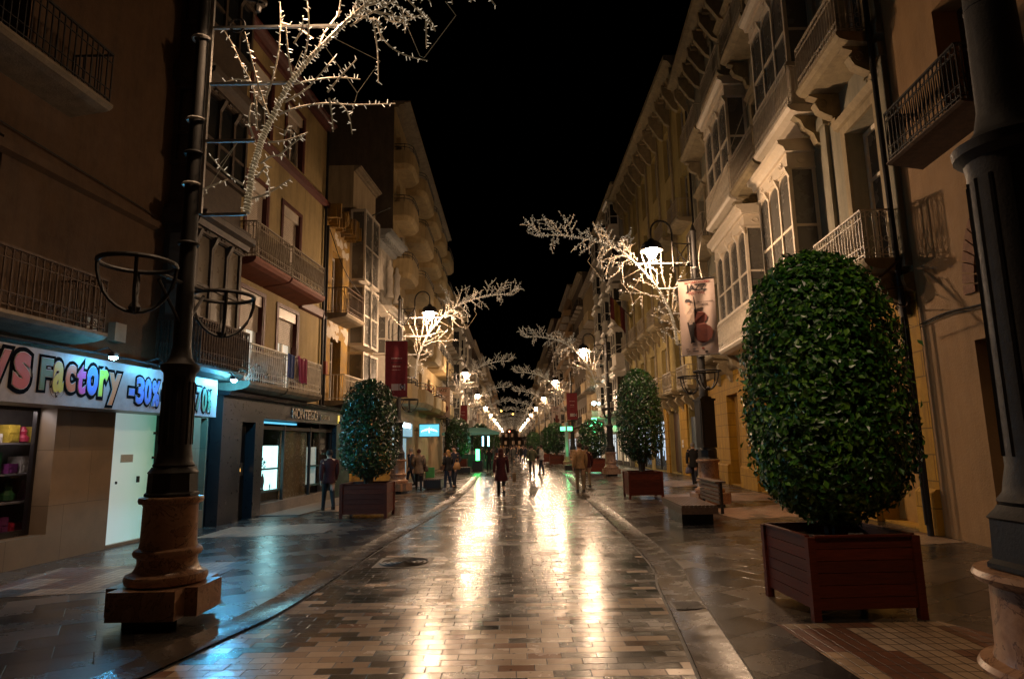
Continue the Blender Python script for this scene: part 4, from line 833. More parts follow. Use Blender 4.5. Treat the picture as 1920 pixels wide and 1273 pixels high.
def generic(label, F, y0, y1, H, wm, rnd, style, z0=3.6, fh=3.3, step=2.4, win=1.1, frame=None, shop=None, detail=True):
    fl = []; z = z0
    while z+2.6 < H-.4: fl.append(z); z += fh
    ys = []; y = y0+.8
    while y+win < y1-.4: ys.append(y); y += step
    ops = [(y, y+win, z+.1, z+2.2) for z in fl for y in ys]
    b_ = Bld(label, F, y0, y1, H, wm, ops, .25, 12)
    for k, o in enumerate(ops):
        lit = rnd.random() < .05; b_.window(o[0], o[1], o[2], o[3], frame or M_frameg, M_litw if lit else (M_glass if rnd.random() < .6 else M_curt), 2 if detail else 1, 2, .08, shut=rnd.choice((0, 0, .3, .6, .9)) if detail else 0)
    for z in fl:
        if style == 'iron':
            for y in ys: b_.balcony(y-.35, y+win+.35, z, .65, .95, M_concrete, M_iron, .15, 1 if detail else 0, .16 if detail else .3)
        elif style == 'solid':
            for i in range(0, len(ys)-1, 2): b_.balcony(ys[i]-.3, ys[i+1]+win+.3, z, 1.15, .85, M_concrete, solid=wm)
        elif style == 'bay':
            for i, y in enumerate(ys):
                if i % 2 == 0: b_.bay(y-.35, y+win+.6, z, z+3.0, .85, M_framew, M_glass, 2, None, .9, None, False, .35)
                else: b_.balcony(y-.3, y+win+.3, z, .6, .95, M_concrete, M_iron, .15, 0, .2)
    b_.cornice(H, .6, .5, M_cornice if style != 'solid' else None, dent=.5 if style == 'bay' else 0)
    b = MB()
    F.box(b, y0+.05, y1-.05, .003, .08, 2.7, 3.25); b_.part('fascia', b, M_black if rnd.random() < .5 else M_concrete)
    y = y0+.5
    while y+2 < y1:
        wd = rnd.uniform(1.6, 2.6); c, st = rnd.choice(shop or [((1, .85, .6), .8), ((.75, .9, 1), .9), ((1, .7, .4), .4), ((.1, .1, .1), .01)])
        b = MB(); F.box(b, y, y+wd, .003, .02, .3, 2.5); o = b_.part('lit_shop_window', b, glow('shopglow_%02x%02x%d' % (int(c[0]*99), int(c[2]*99), int(st*10)), c, st))
        b = MB()
        for q in (y-.04, y+wd/2-.03, y+wd-.02): F.box(b, q, q+.06, .021, .06, .05, 2.6)
        F.box(b, y+.03, y+wd-.03, .022, .055, .05, .35); F.box(b, y+.03, y+wd-.03, .022, .05, 2.1, 2.16); b_.part('shop_frame', b, M_iron, o); y += wd+rnd.uniform(.5, 1.0)
    return b_
rnd = random.Random(21)
FRa = Fac(8.85, 0, 1)
generic('grey building with white bay windows beyond the yellow one', FRa, 49.02, 62, 22.6, W_grey, rnd, 'bay', 4.2, 3.5)
generic('cream apartment block with stacked solid angular balconies on the right', FRa, 62.02, 76, 19.5, W_cream, rnd, 'solid', 4.0, 3.3)
generic('brown building with iron balconies beyond the right angular balconies', FRa, 76.02, 90, 22.5, W_dark, rnd, 'iron', 4.0, 3.6, detail=False)
generic('peach apartment block with solid balconies midway down the right side', FRa, 90.02, 108, 24.5, W_peach, rnd, 'solid', 4.0, 3.2, 3.0, detail=False)
generic('off-white block with bays far down the right side', FRa, 108.02, 128, 23.0, W_white, rnd, 'bay', 4.0, 3.6, 3.4, detail=False)
generic('dark umber block with iron balconies far down the right side', FRa, 128.02, 152, 27.0, W_brown, rnd, 'iron', 4.0, 3.6, 3.6, detail=False)
generic('long beige block near the far right end of the street', FRa, 152.02, 195, 26.0, W_beige, rnd, 'solid', 4.0, 4.0, 5.0, detail=False)
generic('last cream block closing the right side of the street', FRa, 195.02, 250, 27.0, W_cream, rnd, 'solid', 4.0, 4.5, 7.0, detail=False)
FLa = Fac(-6.1, 0, -1)
generic('pale building with iron balconies beyond the rounded-balcony flats', FLa, 54.02, 66, 16.0, W_white, rnd, 'iron', 4.0, 3.5)
generic('ochre building with bays midway down the left side', FLa, 66.02, 80, 17.5, W_yellow, rnd, 'bay', 4.0, 3.5, 2.8, detail=False)
generic('grey block with solid balconies midway down the left side', FLa, 80.02, 98, 17.0, W_grey, rnd, 'solid', 4.0, 3.4, 3.0, detail=False)
generic('umber building with iron balconies far down the left side', FLa, 98.02, 120, 18.0, W_brown, rnd, 'iron', 4.0, 3.6, 3.4, detail=False)
generic('cream block with solid balconies far down the left side', FLa, 120.02, 150, 19.0, W_cream, rnd, 'solid', 4.0, 3.8, 4.4, detail=False)
generic('long dark block near the far left end of the street', FLa, 150.02, 195, 20.0, W_dark, rnd, 'iron', 4.0, 4.0, 5.0, detail=False)
generic('last peach block closing the left side of the street', FLa, 195.02, 250, 21.0, W_peach, rnd, 'solid', 4.0, 4.5, 7.0, detail=False)
FE = MB()
eb = empty('end_building', (0, 312, 0), 'low dark building with warm lit windows closing the end of the street', 'building'); b = MB(); b.box(-30, 30, -5, 10, 0, 15); b.box(-6, 8, -5.5, -5, 0, 17); b.build('wall', W_dark, eb)
rnd = random.Random(2)
for k in range(26): b = MB(); x = -13+k%9*3+rnd.uniform(0, .8); z = (2, 5.5, 9)[k//9]; b.box(x, x+1.1, -5.54, -5.05, z, z+1.6); b.build('window', glow('far_lit_window', (1, .45, .18), .2), eb)
# ------------------------------------------------------------------ street lamps (built at the origin, +x towards the street)
M_globe = glow('lantern_glass', (1, .69, .46), LAMP); M_globed = glow('lantern_glass_dim', (1, .66, .40), 14)
def circ(cx, cy, cz, r, n=24): return [(cx+r*math.cos(2*math.pi*a/n), cy+r*math.sin(2*math.pi*a/n), cz) for a in range(n)]
def make_lamp(name='street_lamp', gm=M_globe, hoops=True, zm=1.27, zc=2.7, k=1.0, rs=.16, box=False, up=0.0):
    """zm: top of the marble, zc: collar of the shaft, k: marble width, box: square pedestal instead of a fluted one"""
    t = empty(name, (0, 0, 0), 'x', 'street lamp', 'street lamps lining both sides of the pedestrian street')
    b = MB(); b.box(-.28, .28, -.28, .28, 0, .1); b.build('footing', M_black, t)
    b = MB(); s, c = .47*k, .27*k; e_ = c+.07*k; p = [(-s, -c), (-e_, -c), (-e_, -s), (e_, -s), (e_, -c), (s, -c), (s, c), (e_, c), (e_, s), (-e_, s), (-e_, c), (-s, c)]
    b.prism(p, .1, .38); b.build('plinth', M_marble, t)
    b = MB(); q = zm/1.27; b.lathe([(r*k*.93, .381+(z-.411)*(zm-.381)/(1.275-.411)) for r, z in [(.38, .411), (.42, .43), (.435, .47), (.42, .51), (.36, .53), (.335, .56), (.31, .62), (.315, .67), (.35, .69), (.362, .72), (.35, .75), (.305, .77), (.295, .82), (.288, 1.18), (.3, 1.2), (.335, 1.21), (.345, 1.24), (.335, 1.27), (.29, 1.275)]], 40); b.build('marble_drum', M_marble, t, True)
    b = MB(); m = k
    b.lathe([(.27*m, zm+.006), (.27*m, zm+.03), (.25*m, zm+.05), (.245*m, zm+.24), (.255*m, zm+.25), (.225*m, zm+.29), (.215*m, zm+.31)], 8, sq=True)
    if box:
        b.box(-.2, .2, -.2, .2, zm+.312, zc-.12); b.box(-.23, .23, -.23, .23, zc-.12, zc-.06); b.box(-.15, .15, -.15, .15, zc-.06, zc)
        for sx in (-1, 1): b.box(sx*.208-.006, sx*.208+.006, -.15, .15, zm+.4, zc-.2); b.box(-.15, .15, sx*.208-.006, sx*.208+.006, zm+.4, zc-.2)
        b.lathe([(.12, zc+.001), (.12, zc+.3), (.1, zc+.34), (.082, 7.55+up), (.1, 7.58+up), (.06, 7.68+up), (.02, 7.8+up)], 20)
    else:
        b.lathe([(.2*m, zm+.311), (.21*m, zm+.33), (rs*1.16, zm+.37), (rs*1.12, zm+.42), (rs*1.04, zm+.5), (rs, zc-.15), (rs*1.03, zc-.1), (rs*1.24, zc-.06), (rs*1.27, zc-.01), (rs*.95, zc+.02), (rs*.72, zc+.08), (rs*.6, zc+.2), (.06, 7.55+up), (.1, 7.58+up), (.06, 7.68+up), (.02, 7.8+up)], 24)
    b.build('pole', M_iron, t, True)
    b = MB()
    if not box:
        for k_ in range(16): a = k_*math.pi/8; b.tube([(rs*1.03*math.cos(a), rs*1.03*math.sin(a), zm+.55), (rs*math.cos(a), rs*math.sin(a), zc-.2)], .01, 4)
    b.build('fluting', M_iron, t) if not box else None
    for z in (4.1, 5.2): b = MB(); b.tube(circ(0, 0, z, .1), .02, 5, True); b.build('clamp_ring', M_iron, t)
    if hoops:
        for sx, sy in ((-.05, -.86), (.16, .62)):
            b = MB(); b.tube(circ(sx, sy, 3.62, .35), .024, 8, True)
            for a in (0.5, 2.07): b.tube([(sx+.35*math.cos(t_)*math.cos(a), sy+.35*math.cos(t_)*math.sin(a), 3.62-.5*math.sin(t_)) for t_ in [k*math.pi/14 for k in range(15)]], .02, 6)
            b.lathe([(.05, 3.14), (.06, 3.17), (.03, 3.22)], 8, (sx, sy)); L = math.hypot(sx, sy); b.tube([(0, 0, 3.62), (sx*(1-.37/L), sy*(1-.37/L), 3.62)], .022, 6); b.tube([(0, 0, 3.1), (sx*(1-.35/L), sy*(1-.35/L), 3.55)], .018, 6)
            b.build('pot_hoop', M_iron, t)
    # scroll bracket and gooseneck
    b = MB(); z0, z1, u0, u1 = 6.55+up, 7.2+up, .08, .66
    for q in ([(u0, z0), (u1, z0)], [(u0, z1), (u1+.02, z1)], [(u1, z0-.1), (u1, z1+.1)], [(u0+.1, z0), (u0+.1, z1)], [(u0+.1, z0), (u1, z1)], [(u0+.1, z1), (u1, z0)]): b.tube([(x, 0, z) for x, z in q], .018 if q[0][0] != u1 else .024, 6)
    b.tube([(.42+.09*math.cos(a*.5236), 0, 6.875+.09*math.sin(a*.5236)) for a in range(12)], .014, 5, True)
    b.lathe([(.03, z0-.2), (.045, z0-.14), (.02, z0-.08)], 8, (u1, 0)); b.tube([(u1-.16, 0, z0-.02), (u1, 0, z0-.05), (u1+.1, 0, z0-.1)], .02, 5)
    b.tube([(u1, 0, z1+.1)]+[(u1+.32-.32*math.cos(a), 0, z1+.32+.34*math.sin(a)) for a in [k*math.pi/12 for k in range(13)]]+[(u1+.64, 0, 7.3+up)], .028, 8); b.build('bracket', M_iron, t)
    ln = MB(); X = u1+.64
    ln.lathe([(r, z+up) for r, z in [(.03, 7.32), (.07, 7.3), (.1, 7.24), (.2, 7.2), (.27, 7.13), (.31, 7.04), (.33, 6.95), (.318, 6.95), (.29, 7.04), (.25, 7.11), (.2, 7.14), (.05, 7.16)]], 20, (X, 0)); l = ln.build('lantern', M_iron, t, True)
    b = MB(); b.lathe([(r, z+up) for r, z in [(.15, 7.08), (.17, 7.0), (.175, 6.93), (.15, 6.84), (.10, 6.75), (.03, 6.70)]], 12, (X, 0)); b.build('glass', gm or mat('unlit_lantern_glass', (.3, .3, .28), None, .2), l, True)
    if gm is None: return t
    near = gm is not M_globe
    sp = bpy.data.objects.new('lamp_light', bpy.data.lights.new('lamp_light', 'SPOT' if near else 'POINT')); col.objects.link(sp); sp.parent = l; sp.location = (X, 0, 6.665+up)
    sp.data.shadow_soft_size = .07; sp.data.color = (1, .65, .39); sp.data.energy = 1000 if near else 1150
    if near: sp.data.spot_size = R(150); sp.data.spot_blend = .9
    return t
lampA = make_lamp(); lampD = make_lamp(gm=M_globed, up=.7); lampB = make_lamp(box=True, zc=2.98, up=.2); lampC = make_lamp(gm=None, hoops=False, zm=1.1, zc=3.3, k=1.3, rs=.21, up=.7)
L_POS = [(-3.70, 7.1), (-4.45, 25.2), (-4.65, 46), (-4.9, 67), (-5.0, 89), (-5.05, 111), (-5.05, 132), (-5.0, 153), (-5.0, 174), (-5.0, 195), (-5.0, 216), (-5.0, 237)]
R_POS = [(2.69, 3.22), (5.35, 17.9), (5.35, 35.6), (4.95, 53.5), (4.9, 72.5), (4.7, 92.5), (4.6, 112), (4.5, 132), (4.4, 152), (4.3, 172), (4.2, 192), (4.1, 212), (4.0, 233)]
lampA.location = (*L_POS[1], 0); lampA.rotation_euler.z = -R(16); lampA['label'] = 'street lamp beside the red banner, second on the left side'
lampD.location = (*L_POS[0], 0); lampD['label'] = 'big street lamp post on a marble base in front of the toy shop'
lampC.location = (*R_POS[0], 0); lampC.rotation_euler.z = math.pi
sp = bpy.data.objects.new('lamp_light', bpy.data.lights.new('lamp_light', 'SPOT')); col.objects.link(sp); sp.location = (1.36, 3.22, 7.4); sp.rotation_euler = (Vector((3.3, 7.0, 1.6))-sp.location).to_track_quat('-Z', 'Y').to_euler(); sp.data.spot_size = R(70); sp.data.spot_blend = .7; sp.data.shadow_soft_size = .08; sp.data.color = (1, .72, .48); sp.data.energy = 620; lampC['label'] = 'dark lamp post cut by the right edge of the photo, nearest of all'  # spot added at the unlit lantern, aimed to brighten the big shrub
lampB.location = (*R_POS[1], 0); lampB.rotation_euler.z = math.pi+R(10); lampB['label'] = 'tall lit street lamp behind the bench, carrying the jazz banner'
ordn = ['first', 'second', 'third', 'fourth', 'fifth', 'sixth', 'seventh', 'eighth', 'ninth', 'tenth', 'eleventh', 'twelfth', 'thirteenth']
for i, p in enumerate(L_POS[2:], 2): place(lampA, (*p, 0), '%s street lamp along the left side, counted from the camera' % ordn[i])
for i, p in enumerate(R_POS[2:], 2): place(lampA, (*p, 0), '%s street lamp along the right side, counted from the camera' % ordn[i], math.pi)

# ------------------------------------------------------------------ light-wrapped branches on frames
def make_branch():
    rnd = random.Random(12); t = empty('branch_decoration', (0, 0, 0), 'x', 'light decoration', 'bare branches wrapped in fairy lights, one per lamp post')
    X0 = -3.70; Y0 = 7.1
    def T(cx, cy):
        x, z = atY(340+cx/3.03, cy/3.03, Y0); return (x-X0, 0, z)
    trunk = [T(*p) for p in ((370, 1210), (385, 1100), (400, 980), (430, 880), (455, 800), (490, 720), (540, 620), (600, 500), (660, 420), (740, 320), (830, 230), (930, 130))]
    tx, _, tz = trunk[-1]
    trunk += [(tx+.32, .02, tz+.3), (tx+.72, .05, tz+.5), (tx+1.2, .03, tz+.68), (tx+1.75, 0, tz+.8), (tx+2.3, .02, tz+.86), (tx+2.85, 0, tz+.85)]
    raw = [[(350, 1050), (250, 980), (165, 885)], [(130, 1075), (190, 1040), (250, 1005)], [(400, 1130), (490, 1090), (610, 1000)], [(430, 1010), (490, 970), (545, 990)], [(480, 985), (520, 1050), (545, 1160)], [(450, 930), (520, 895), (605, 900)],
           [(550, 890), (640, 830), (715, 795)], [(490, 810), (590, 780), (695, 720)], [(585, 770), (605, 695)], [(410, 780), (380, 690), (385, 590), (400, 570)], [(430, 740), (420, 600), (400, 480), (340, 370), (290, 260), (220, 140)], [(400, 480), (320, 440), (230, 450)],
           [(500, 660), (470, 560), (450, 460), (410, 260)], [(480, 560), (530, 420), (560, 280), (570, 130), (570, 30)], [(630, 440), (620, 330), (620, 200)], [(640, 480), (740, 430), (860, 390), (985, 375)], [(590, 580), (720, 540), (800, 500), (880, 455)],
           [(560, 650), (660, 590), (800, 550), (950, 540), (1190, 515)], [(830, 525), (920, 460), (1020, 395)], [(840, 560), (850, 650), (850, 730)], [(860, 570), (930, 620), (965, 690), (985, 790)], [(690, 360), (720, 250), (730, 120), (720, 0)], [(780, 270), (800, 170), (850, 60), (880, -10)],
           [(890, 100), (920, 40), (940, -30)], [(960, 150), (1050, 130), (1170, 105), (1310, 60)], [(1090, 130), (1105, 260), (1100, 420)], [(1110, 140), (1160, 240), (1260, 310), (1400, 345)], [(1160, 110), (1250, 160), (1390, 140)], [(810, 400), (860, 290)], [(560, 130), (640, 130), (720, 160)], [(640, 250), (700, 190), (720, 150)]]
    br = []
    for q in raw:
        y = 0; pts = []; dy = rnd.uniform(-.12, .12)
        for i, p in enumerate(q):
            a = T(*p); pts.append((a[0], dy*i, a[2]))
        br.append(smoothline(pts, 3))
    tl = smoothline(trunk, 4); n = len(tl)
    # far half of the bough: forks and drooping twigs
    def twig(p, d, L, depth, droop=.12):
        pts = [Vector(p)]; d = d.normalized()
        for k in range(4): d = (d+Vector((rnd.gauss(0, .12), rnd.gauss(0, .14), rnd.gauss(0, .12)-droop*.3))).normalized(); pts.append(pts[-1]+d*L/4)
        br.append(pts)
        if depth:
            for k in (1, 2, 3):
                if rnd.random() < .8:
                    s_ = rnd.choice((-1, 1)); dd = Vector((d.x*math.cos(.7*s_)-d.z*math.sin(.7*s_), d.y+rnd.gauss(0, .3), d.x*math.sin(.7*s_)+d.z*math.cos(.7*s_))); twig(pts[k], dd, L*.5, depth-1, droop)
    for i in range(int(n*.66), n):
        f = (i/n-.66)/.34; tdir = (tl[min(i+1, n-1)]-tl[i-1]).normalized()
        for s_ in (-1, 1):
            if rnd.random() < (.6 if s_ > 0 else .5):
                an = s_*rnd.uniform(.4, 1.1); dd = Vector((tdir.x*math.cos(an)-tdir.z*math.sin(an), rnd.gauss(0, .35), tdir.x*math.sin(an)+tdir.z*math.cos(an))); twig(tl[i], dd, rnd.uniform(.35, 1.15)*(1-.35*f), 1, .9 if s_ < 0 else -.1)
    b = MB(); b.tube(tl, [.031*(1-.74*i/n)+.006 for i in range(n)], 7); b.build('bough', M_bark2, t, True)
    b = MB()
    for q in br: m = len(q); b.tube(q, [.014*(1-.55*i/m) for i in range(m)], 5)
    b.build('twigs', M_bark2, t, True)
    b = MB(); cnt = 0
    def bulbs(q, rad, step):
        for i in range(len(q)-1):
            a, c = Vector(q[i]), Vector(q[i+1]); L = (c-a).length; m = max(1, int(L/step))
            for k in range(m):
                p = a.lerp(c, (k+rnd.random())/m); d = Vector((rnd.gauss(0, 1), rnd.gauss(0, 1), rnd.gauss(0, 1))); ax = (c-a).normalized(); d = (d-ax*d.dot(ax)).normalized()+ax*rnd.uniform(-.4, .6)
                d.normalize(); e = p+d*(rad+rnd.uniform(.028, .05)); s0 = p+d*rad*.6; s_ = d.cross(Vector((.2, 1, .3))).normalized()*.0065; u = d.cross(s_).normalized()*.0065
                b.add([s0+s_, s0-s_*.5+u, s0-s_*.5-u, e+s_*.6, e-s_*.3+u*.6, e-s_*.3-u*.6], [(0, 1, 4, 3), (1, 2, 5, 4), (2, 0, 3, 5), (3, 4, 5)])
    bulbs(tl, .03, .02)
    for q in br: bulbs(q, .013, .042)
    o = b.build('fairy_lights', M_bulb, t); o['kind'] = 'stuff'
    # wrapped cable round the bough, given a glow of its own to brighten it
    b = MB(); pts = []; tot = 0
    for i in range(n-1):
        for k in range(8):
            p = Vector(tl[i]).lerp(Vector(tl[i+1]), k/8); a = (i*8+k)*1.15; r = .036*(1-.74*i/n)+.010; d = (Vector(tl[i+1])-Vector(tl[i])).normalized(); e1 = d.cross(Vector((0, 1, 0))).normalized(); pts.append(p+e1*r*math.cos(a)+Vector((0, 1, 0))*r*math.sin(a))
    b.tube(pts, .0045, 3); b.build('wrapped_cable', glow('cable_added_glow', (1, .72, .38), .28), t)
    # frame
    b = MB(); xb = T(100, 1220)[0]; zb = T(100, 1220)[2]; zt = T(170, 190)[2]; b.box(xb-.002, xb+.034, -.02, .02, zb, zt+.9)
    for (xa, ya, xc) in ((90, 1222, 372), (130, 805, 420), (150, 480, 640), (270, 160, 900)):
        z = T(xa, ya)[2]; b.box(xb+.034, T(xc, ya)[0], -.016, .016, z-.016, z+.016)
    for z in (zb+.35, (zb+zt)/2, zt-.1): b.box(.08, xb-.014, -.02, .02, z, z+.03); b.tube(circ(0, 0, z+.01, .105, 12), .016, 5, True)
    b.build('frame', M_bar, t)
    b = MB()
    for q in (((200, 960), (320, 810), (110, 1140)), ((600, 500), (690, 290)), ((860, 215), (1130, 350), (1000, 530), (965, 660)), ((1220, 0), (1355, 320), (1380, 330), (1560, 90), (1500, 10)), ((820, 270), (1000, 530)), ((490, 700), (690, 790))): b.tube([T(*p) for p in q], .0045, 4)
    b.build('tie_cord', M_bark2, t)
    return t
br0 = make_branch(); br0.location = (*L_POS[0], 0); br0['label'] = 'nearest light-wrapped bare branch on a metal frame, upper left of the photo'
for i, p in enumerate(L_POS[1:], 1): place(br0, (*p, 0), ('light-wrapped branch above the red banner on the second left lamp' if i == 1 else 'light-wrapped branch on the %s left lamp post' % ordn[i]))
for i, p in enumerate(R_POS): 
    if i: place(br0, (*p, 0), ('light-wrapped branch reaching left from the post with the jazz banner' if i == 1 else 'light-wrapped branch on the %s right lamp post' % ordn[i]), math.pi)

# ------------------------------------------------------------------ banners
M_wine = mat('wine_banner_cloth', (.20, .012, .018), (.14, .008, .014), .75, 0, 3); M_pink = mat('printed_banner_cloth', (.50, .38, .33), (.44, .33, .28), .7, 0, 2)
M_wt = mat('banner_white_print', (.5, .4, .38), None, .8); M_bk = mat('banner_black_print', (.02, .012, .012), None, .8); M_rd = mat('banner_red_print', (.25, .02, .015), None, .8)
def cloth(w, h, m, parent, nx=12, nz=20, amp=.018, sd=0):
    b = MB(); vs = []
    for side in (0, .004):
        for i in range(nx+1):
            for j in range(nz+1): vs.append(((i/nx-.5)*w, side+amp*math.sin(i*.9+j*.12+sd)*math.sin(math.pi*j/nz)**.5, -h*j/nz))
    N_ = (nx+1)*(nz+1)
    for s_ in (0, 1):
        for i in range(nx):
            for j in range(nz): a = s_*N_+i*(nz+1)+j; b.f.append((a, a+1, a+nz+2, a+nz+1)); b.mi.append(0)
    b.v = vs; return b.build('cloth', m, parent, True)
def wy(x, z, w, h, amp=.018, sd=0, nx=12, nz=20): i = (x/w+.5)*nx; j = -z/h*nz; return amp*math.sin(i*.9+j*.12+sd)*max(0.0, math.sin(math.pi*min(1, max(0, j/nz))))**.5
def flat(b, poly, w, h, name, m, parent, off=.006, label=None):
    q = MB(); q.add([(x, wy(x, z, w, h)-off, z) for x, z in poly], [tuple(range(len(poly)))]); return q.build(name, m, parent)
def btext(t, x, z, size, m, parent, w, h, fat=0, name='lettering', off=.008, align='CENTER'):
    tb = text_mb(t, size, .0, fat, align=align); tb.xf(lambda p: Vector((x+p.x, wy(x+p.x, z+p.y, w, h)-off, z+p.y))); return tb.build(name, m, parent)
def hangers(b, w): 
    b.tube([(-w/2-.03, 0, .01), (w/2+.03, 0, .01)], .016, 6); b.tube([(-w/2+.03, 0, .02), (0, .16, .38)], .006, 4); b.tube([(w/2-.03, 0, .02), (0, .16, .38)], .006, 4); b.tube([(0, 0, .01), (0, .14, .01)], .014, 5)
def red_banner(loc, label, rz=0):
    t = empty('banner', loc, label, 'banner', None, rz); w_, h_ = .88, 2.2
    cloth(w_, h_, M_wine, t); b = MB(); hangers(b, w_); b.build('rod', M_iron, t); b = MB(); b.tube([(-w_/2-.03, 0, -h_), (w_/2+.03, 0, -h_)], .014, 6); b.build('rod', M_iron, t)
    b = MB()
    for k, (z, hw, hh, m) in enumerate(((-.7, .2, .045, M_wt), (-.86, .2, .035, M_bk), (-1.02, .14, .05, M_wt), (-1.14, .17, .02, M_wt))):
        rnd = random.Random(k)
        q = MB(); x = -hw
        while x < hw: ww = rnd.uniform(.025, .06); q.add([(x, wy(x, z, w_, h_)-.006, z), (x+ww, wy(x+ww, z, w_, h_)-.006, z), (x+ww, wy(x+ww, z, w_, h_)-.006, z+hh), (x, wy(x, z, w_, h_)-.006, z+hh)], [(0, 1, 2, 3)]); x += ww+.018
        q.build('lettering', m, t)
    for x0, x1 in ((-.18, .1), (.12, .36)): flat(None, [(x0, -1.93), (x1, -1.93), (x1, -1.68), (x0, -1.68)], w_, h_, 'logo_panel', M_wt, t)
    cx, cz = .24, -1.805
    for r, m, of in ((.09, M_bk, .010), (.06, M_wt, .014)): flat(None, [(cx+r*math.cos(a*math.pi/10), cz+r*math.sin(a*math.pi/10)) for a in range(20)], w_, h_, 'roundel', m, t, of)
    for a0 in (0, math.pi): flat(None, [(cx, cz)]+[(cx+.055*math.cos(a0+a*math.pi/8), cz+.055*math.sin(a0+a*math.pi/8)) for a in range(5)], w_, h_, 'roundel_quarter', mat('roundel_blue', (.02, .08, .3), None, .6), t, .018)
    return t
def jazz_banner(loc, label, rz=0):
    t = empty('banner', loc, label, 'banner', None, rz); w_, h_ = .98, 2.15
    cloth(w_, h_, M_pink, t); b = MB(); hangers(b, w_); b.build('rod', M_iron, t); b = MB(); b.tube([(-w_/2-.03, 0, -h_), (w_/2+.03, 0, -h_)], .014, 6); b.build('rod', M_iron, t)
    btext('36\u00ba CARTAGENA', .02, -.115, .09, M_rd, t, w_, h_, .003); btext('JAZZ', .0, -.315, .24, M_bk, t, w_, h_, .006); btext('FESTIVAL', .0, -.43, .11, M_rd, t, w_, h_, .002)
    flat(None, [(.0, -.18), (.24, -.18), (.24, -.135), (.0, -.135)], w_, h_, 'bar', M_bk, t); flat(None, [(.0, -.325), (.24, -.325), (.24, -.3), (.0, -.3)], w_, h_, 'bar', M_bk, t)
    btext('DEL 4 AL 26 DE NOVIEMBRE', .22, -.665, .034, M_bk, t, w_, h_, .001); btext('2016', .2, -.76, .085, M_bk, t, w_, h_, .003)
    # musician and double bass
    sh = lambda pts, m, nm, of=.006: flat(None, pts, w_, h_, nm, m, t, of)
    sh([(-.34, -.62), (-.3, -.545), (-.2, -.555), (-.17, -.6), (-.13, -.62), (-.2, -.645), (-.29, -.64)], M_bk, 'printed_hat', .009); sh([(-.28, -.64), (-.2, -.64), (-.19, -.7), (-.22, -.74), (-.26, -.72)], mat('print_skin', (.5, .28, .2), None, .8), 'printed_face')
    sh([(-.3, -.74), (-.16, -.74), (.05, -.72), (.14, -.8), (.12, -.86), (-.1, -.86), (-.1, -1.22), (-.28, -1.22), (-.32, -1.0), (-.36, -.95)], mat('print_shirt', (.62, .47, .38), (.45, .33, .26), .8, 0, 20), 'printed_shirt')
    sh([(-.3, -1.22), (-.1, -1.22), (-.13, -1.5), (-.15, -1.74), (-.11, -1.78), (-.24, -1.82), (-.22, -1.72), (-.26, -1.5)], M_bk, 'printed_trousers')
    bass = [(-.07, -1.0), (-.02, -.93), (.1, -.93), (.2, -.98), (.25, -1.08), (.22, -1.18), (.16, -1.24), (.22, -1.3), (.33, -1.38), (.37, -1.52), (.33, -1.68), (.22, -1.78), (.08, -1.82), (-.06, -1.74), (-.12, -1.6), (-.12, -1.42), (-.06, -1.3), (-.1, -1.2)]
    sh(bass, mat('print_bass', (.16, .03, .015), (.09, .015, .01), .7, 0, 6), 'printed_double_bass', .011); sh([(-.1, -.5), (-.07, -.5), (.0, -1.2), (-.05, -1.2)], M_bk, 'printed_bass_neck', .014); sh([(-.02, -1.42), (.1, -1.42), (.1, -1.38), (-.02, -1.38)], M_wt, 'printed_bridge', .014)
    for x, z, hw in ((-.24, -1.98, .14), (-.2, -2.04, .16)): sh([(x-hw, z), (x+hw, z), (x+hw, z+.018), (x-hw, z+.018)], M_bk, 'small_print')
    sh([(.17+.05*math.cos(a*.6), -2.06+.03*math.sin(a*.6)) for a in range(10)], M_bk, 'small_logo'); sh([(.05, -1.98), (.12, -1.98), (.12, -1.94), (.05, -1.94)], M_rd, 'small_logo'); return t
red_banner((-4.5, 24.85, 5.85), 'wine red banner on the second left lamp post'); jazz_banner((5.22, 17.5, 6.25), 'pale jazz festival banner with a bass player on the right lamp post', R(-20))
red_banner((4.95, 53.1, 5.9), 'wine red banner on the fourth right lamp post, beyond the shrubs'); jazz_banner((-4.9, 45.6, 5.9), 'small pale jazz banner on the third left lamp post')
red_banner((-5.1, 66.7, 5.9), 'small red banner on the fourth left lamp post'); jazz_banner((4.9, 72.1, 5.9), 'small jazz banner on the fifth right lamp post')

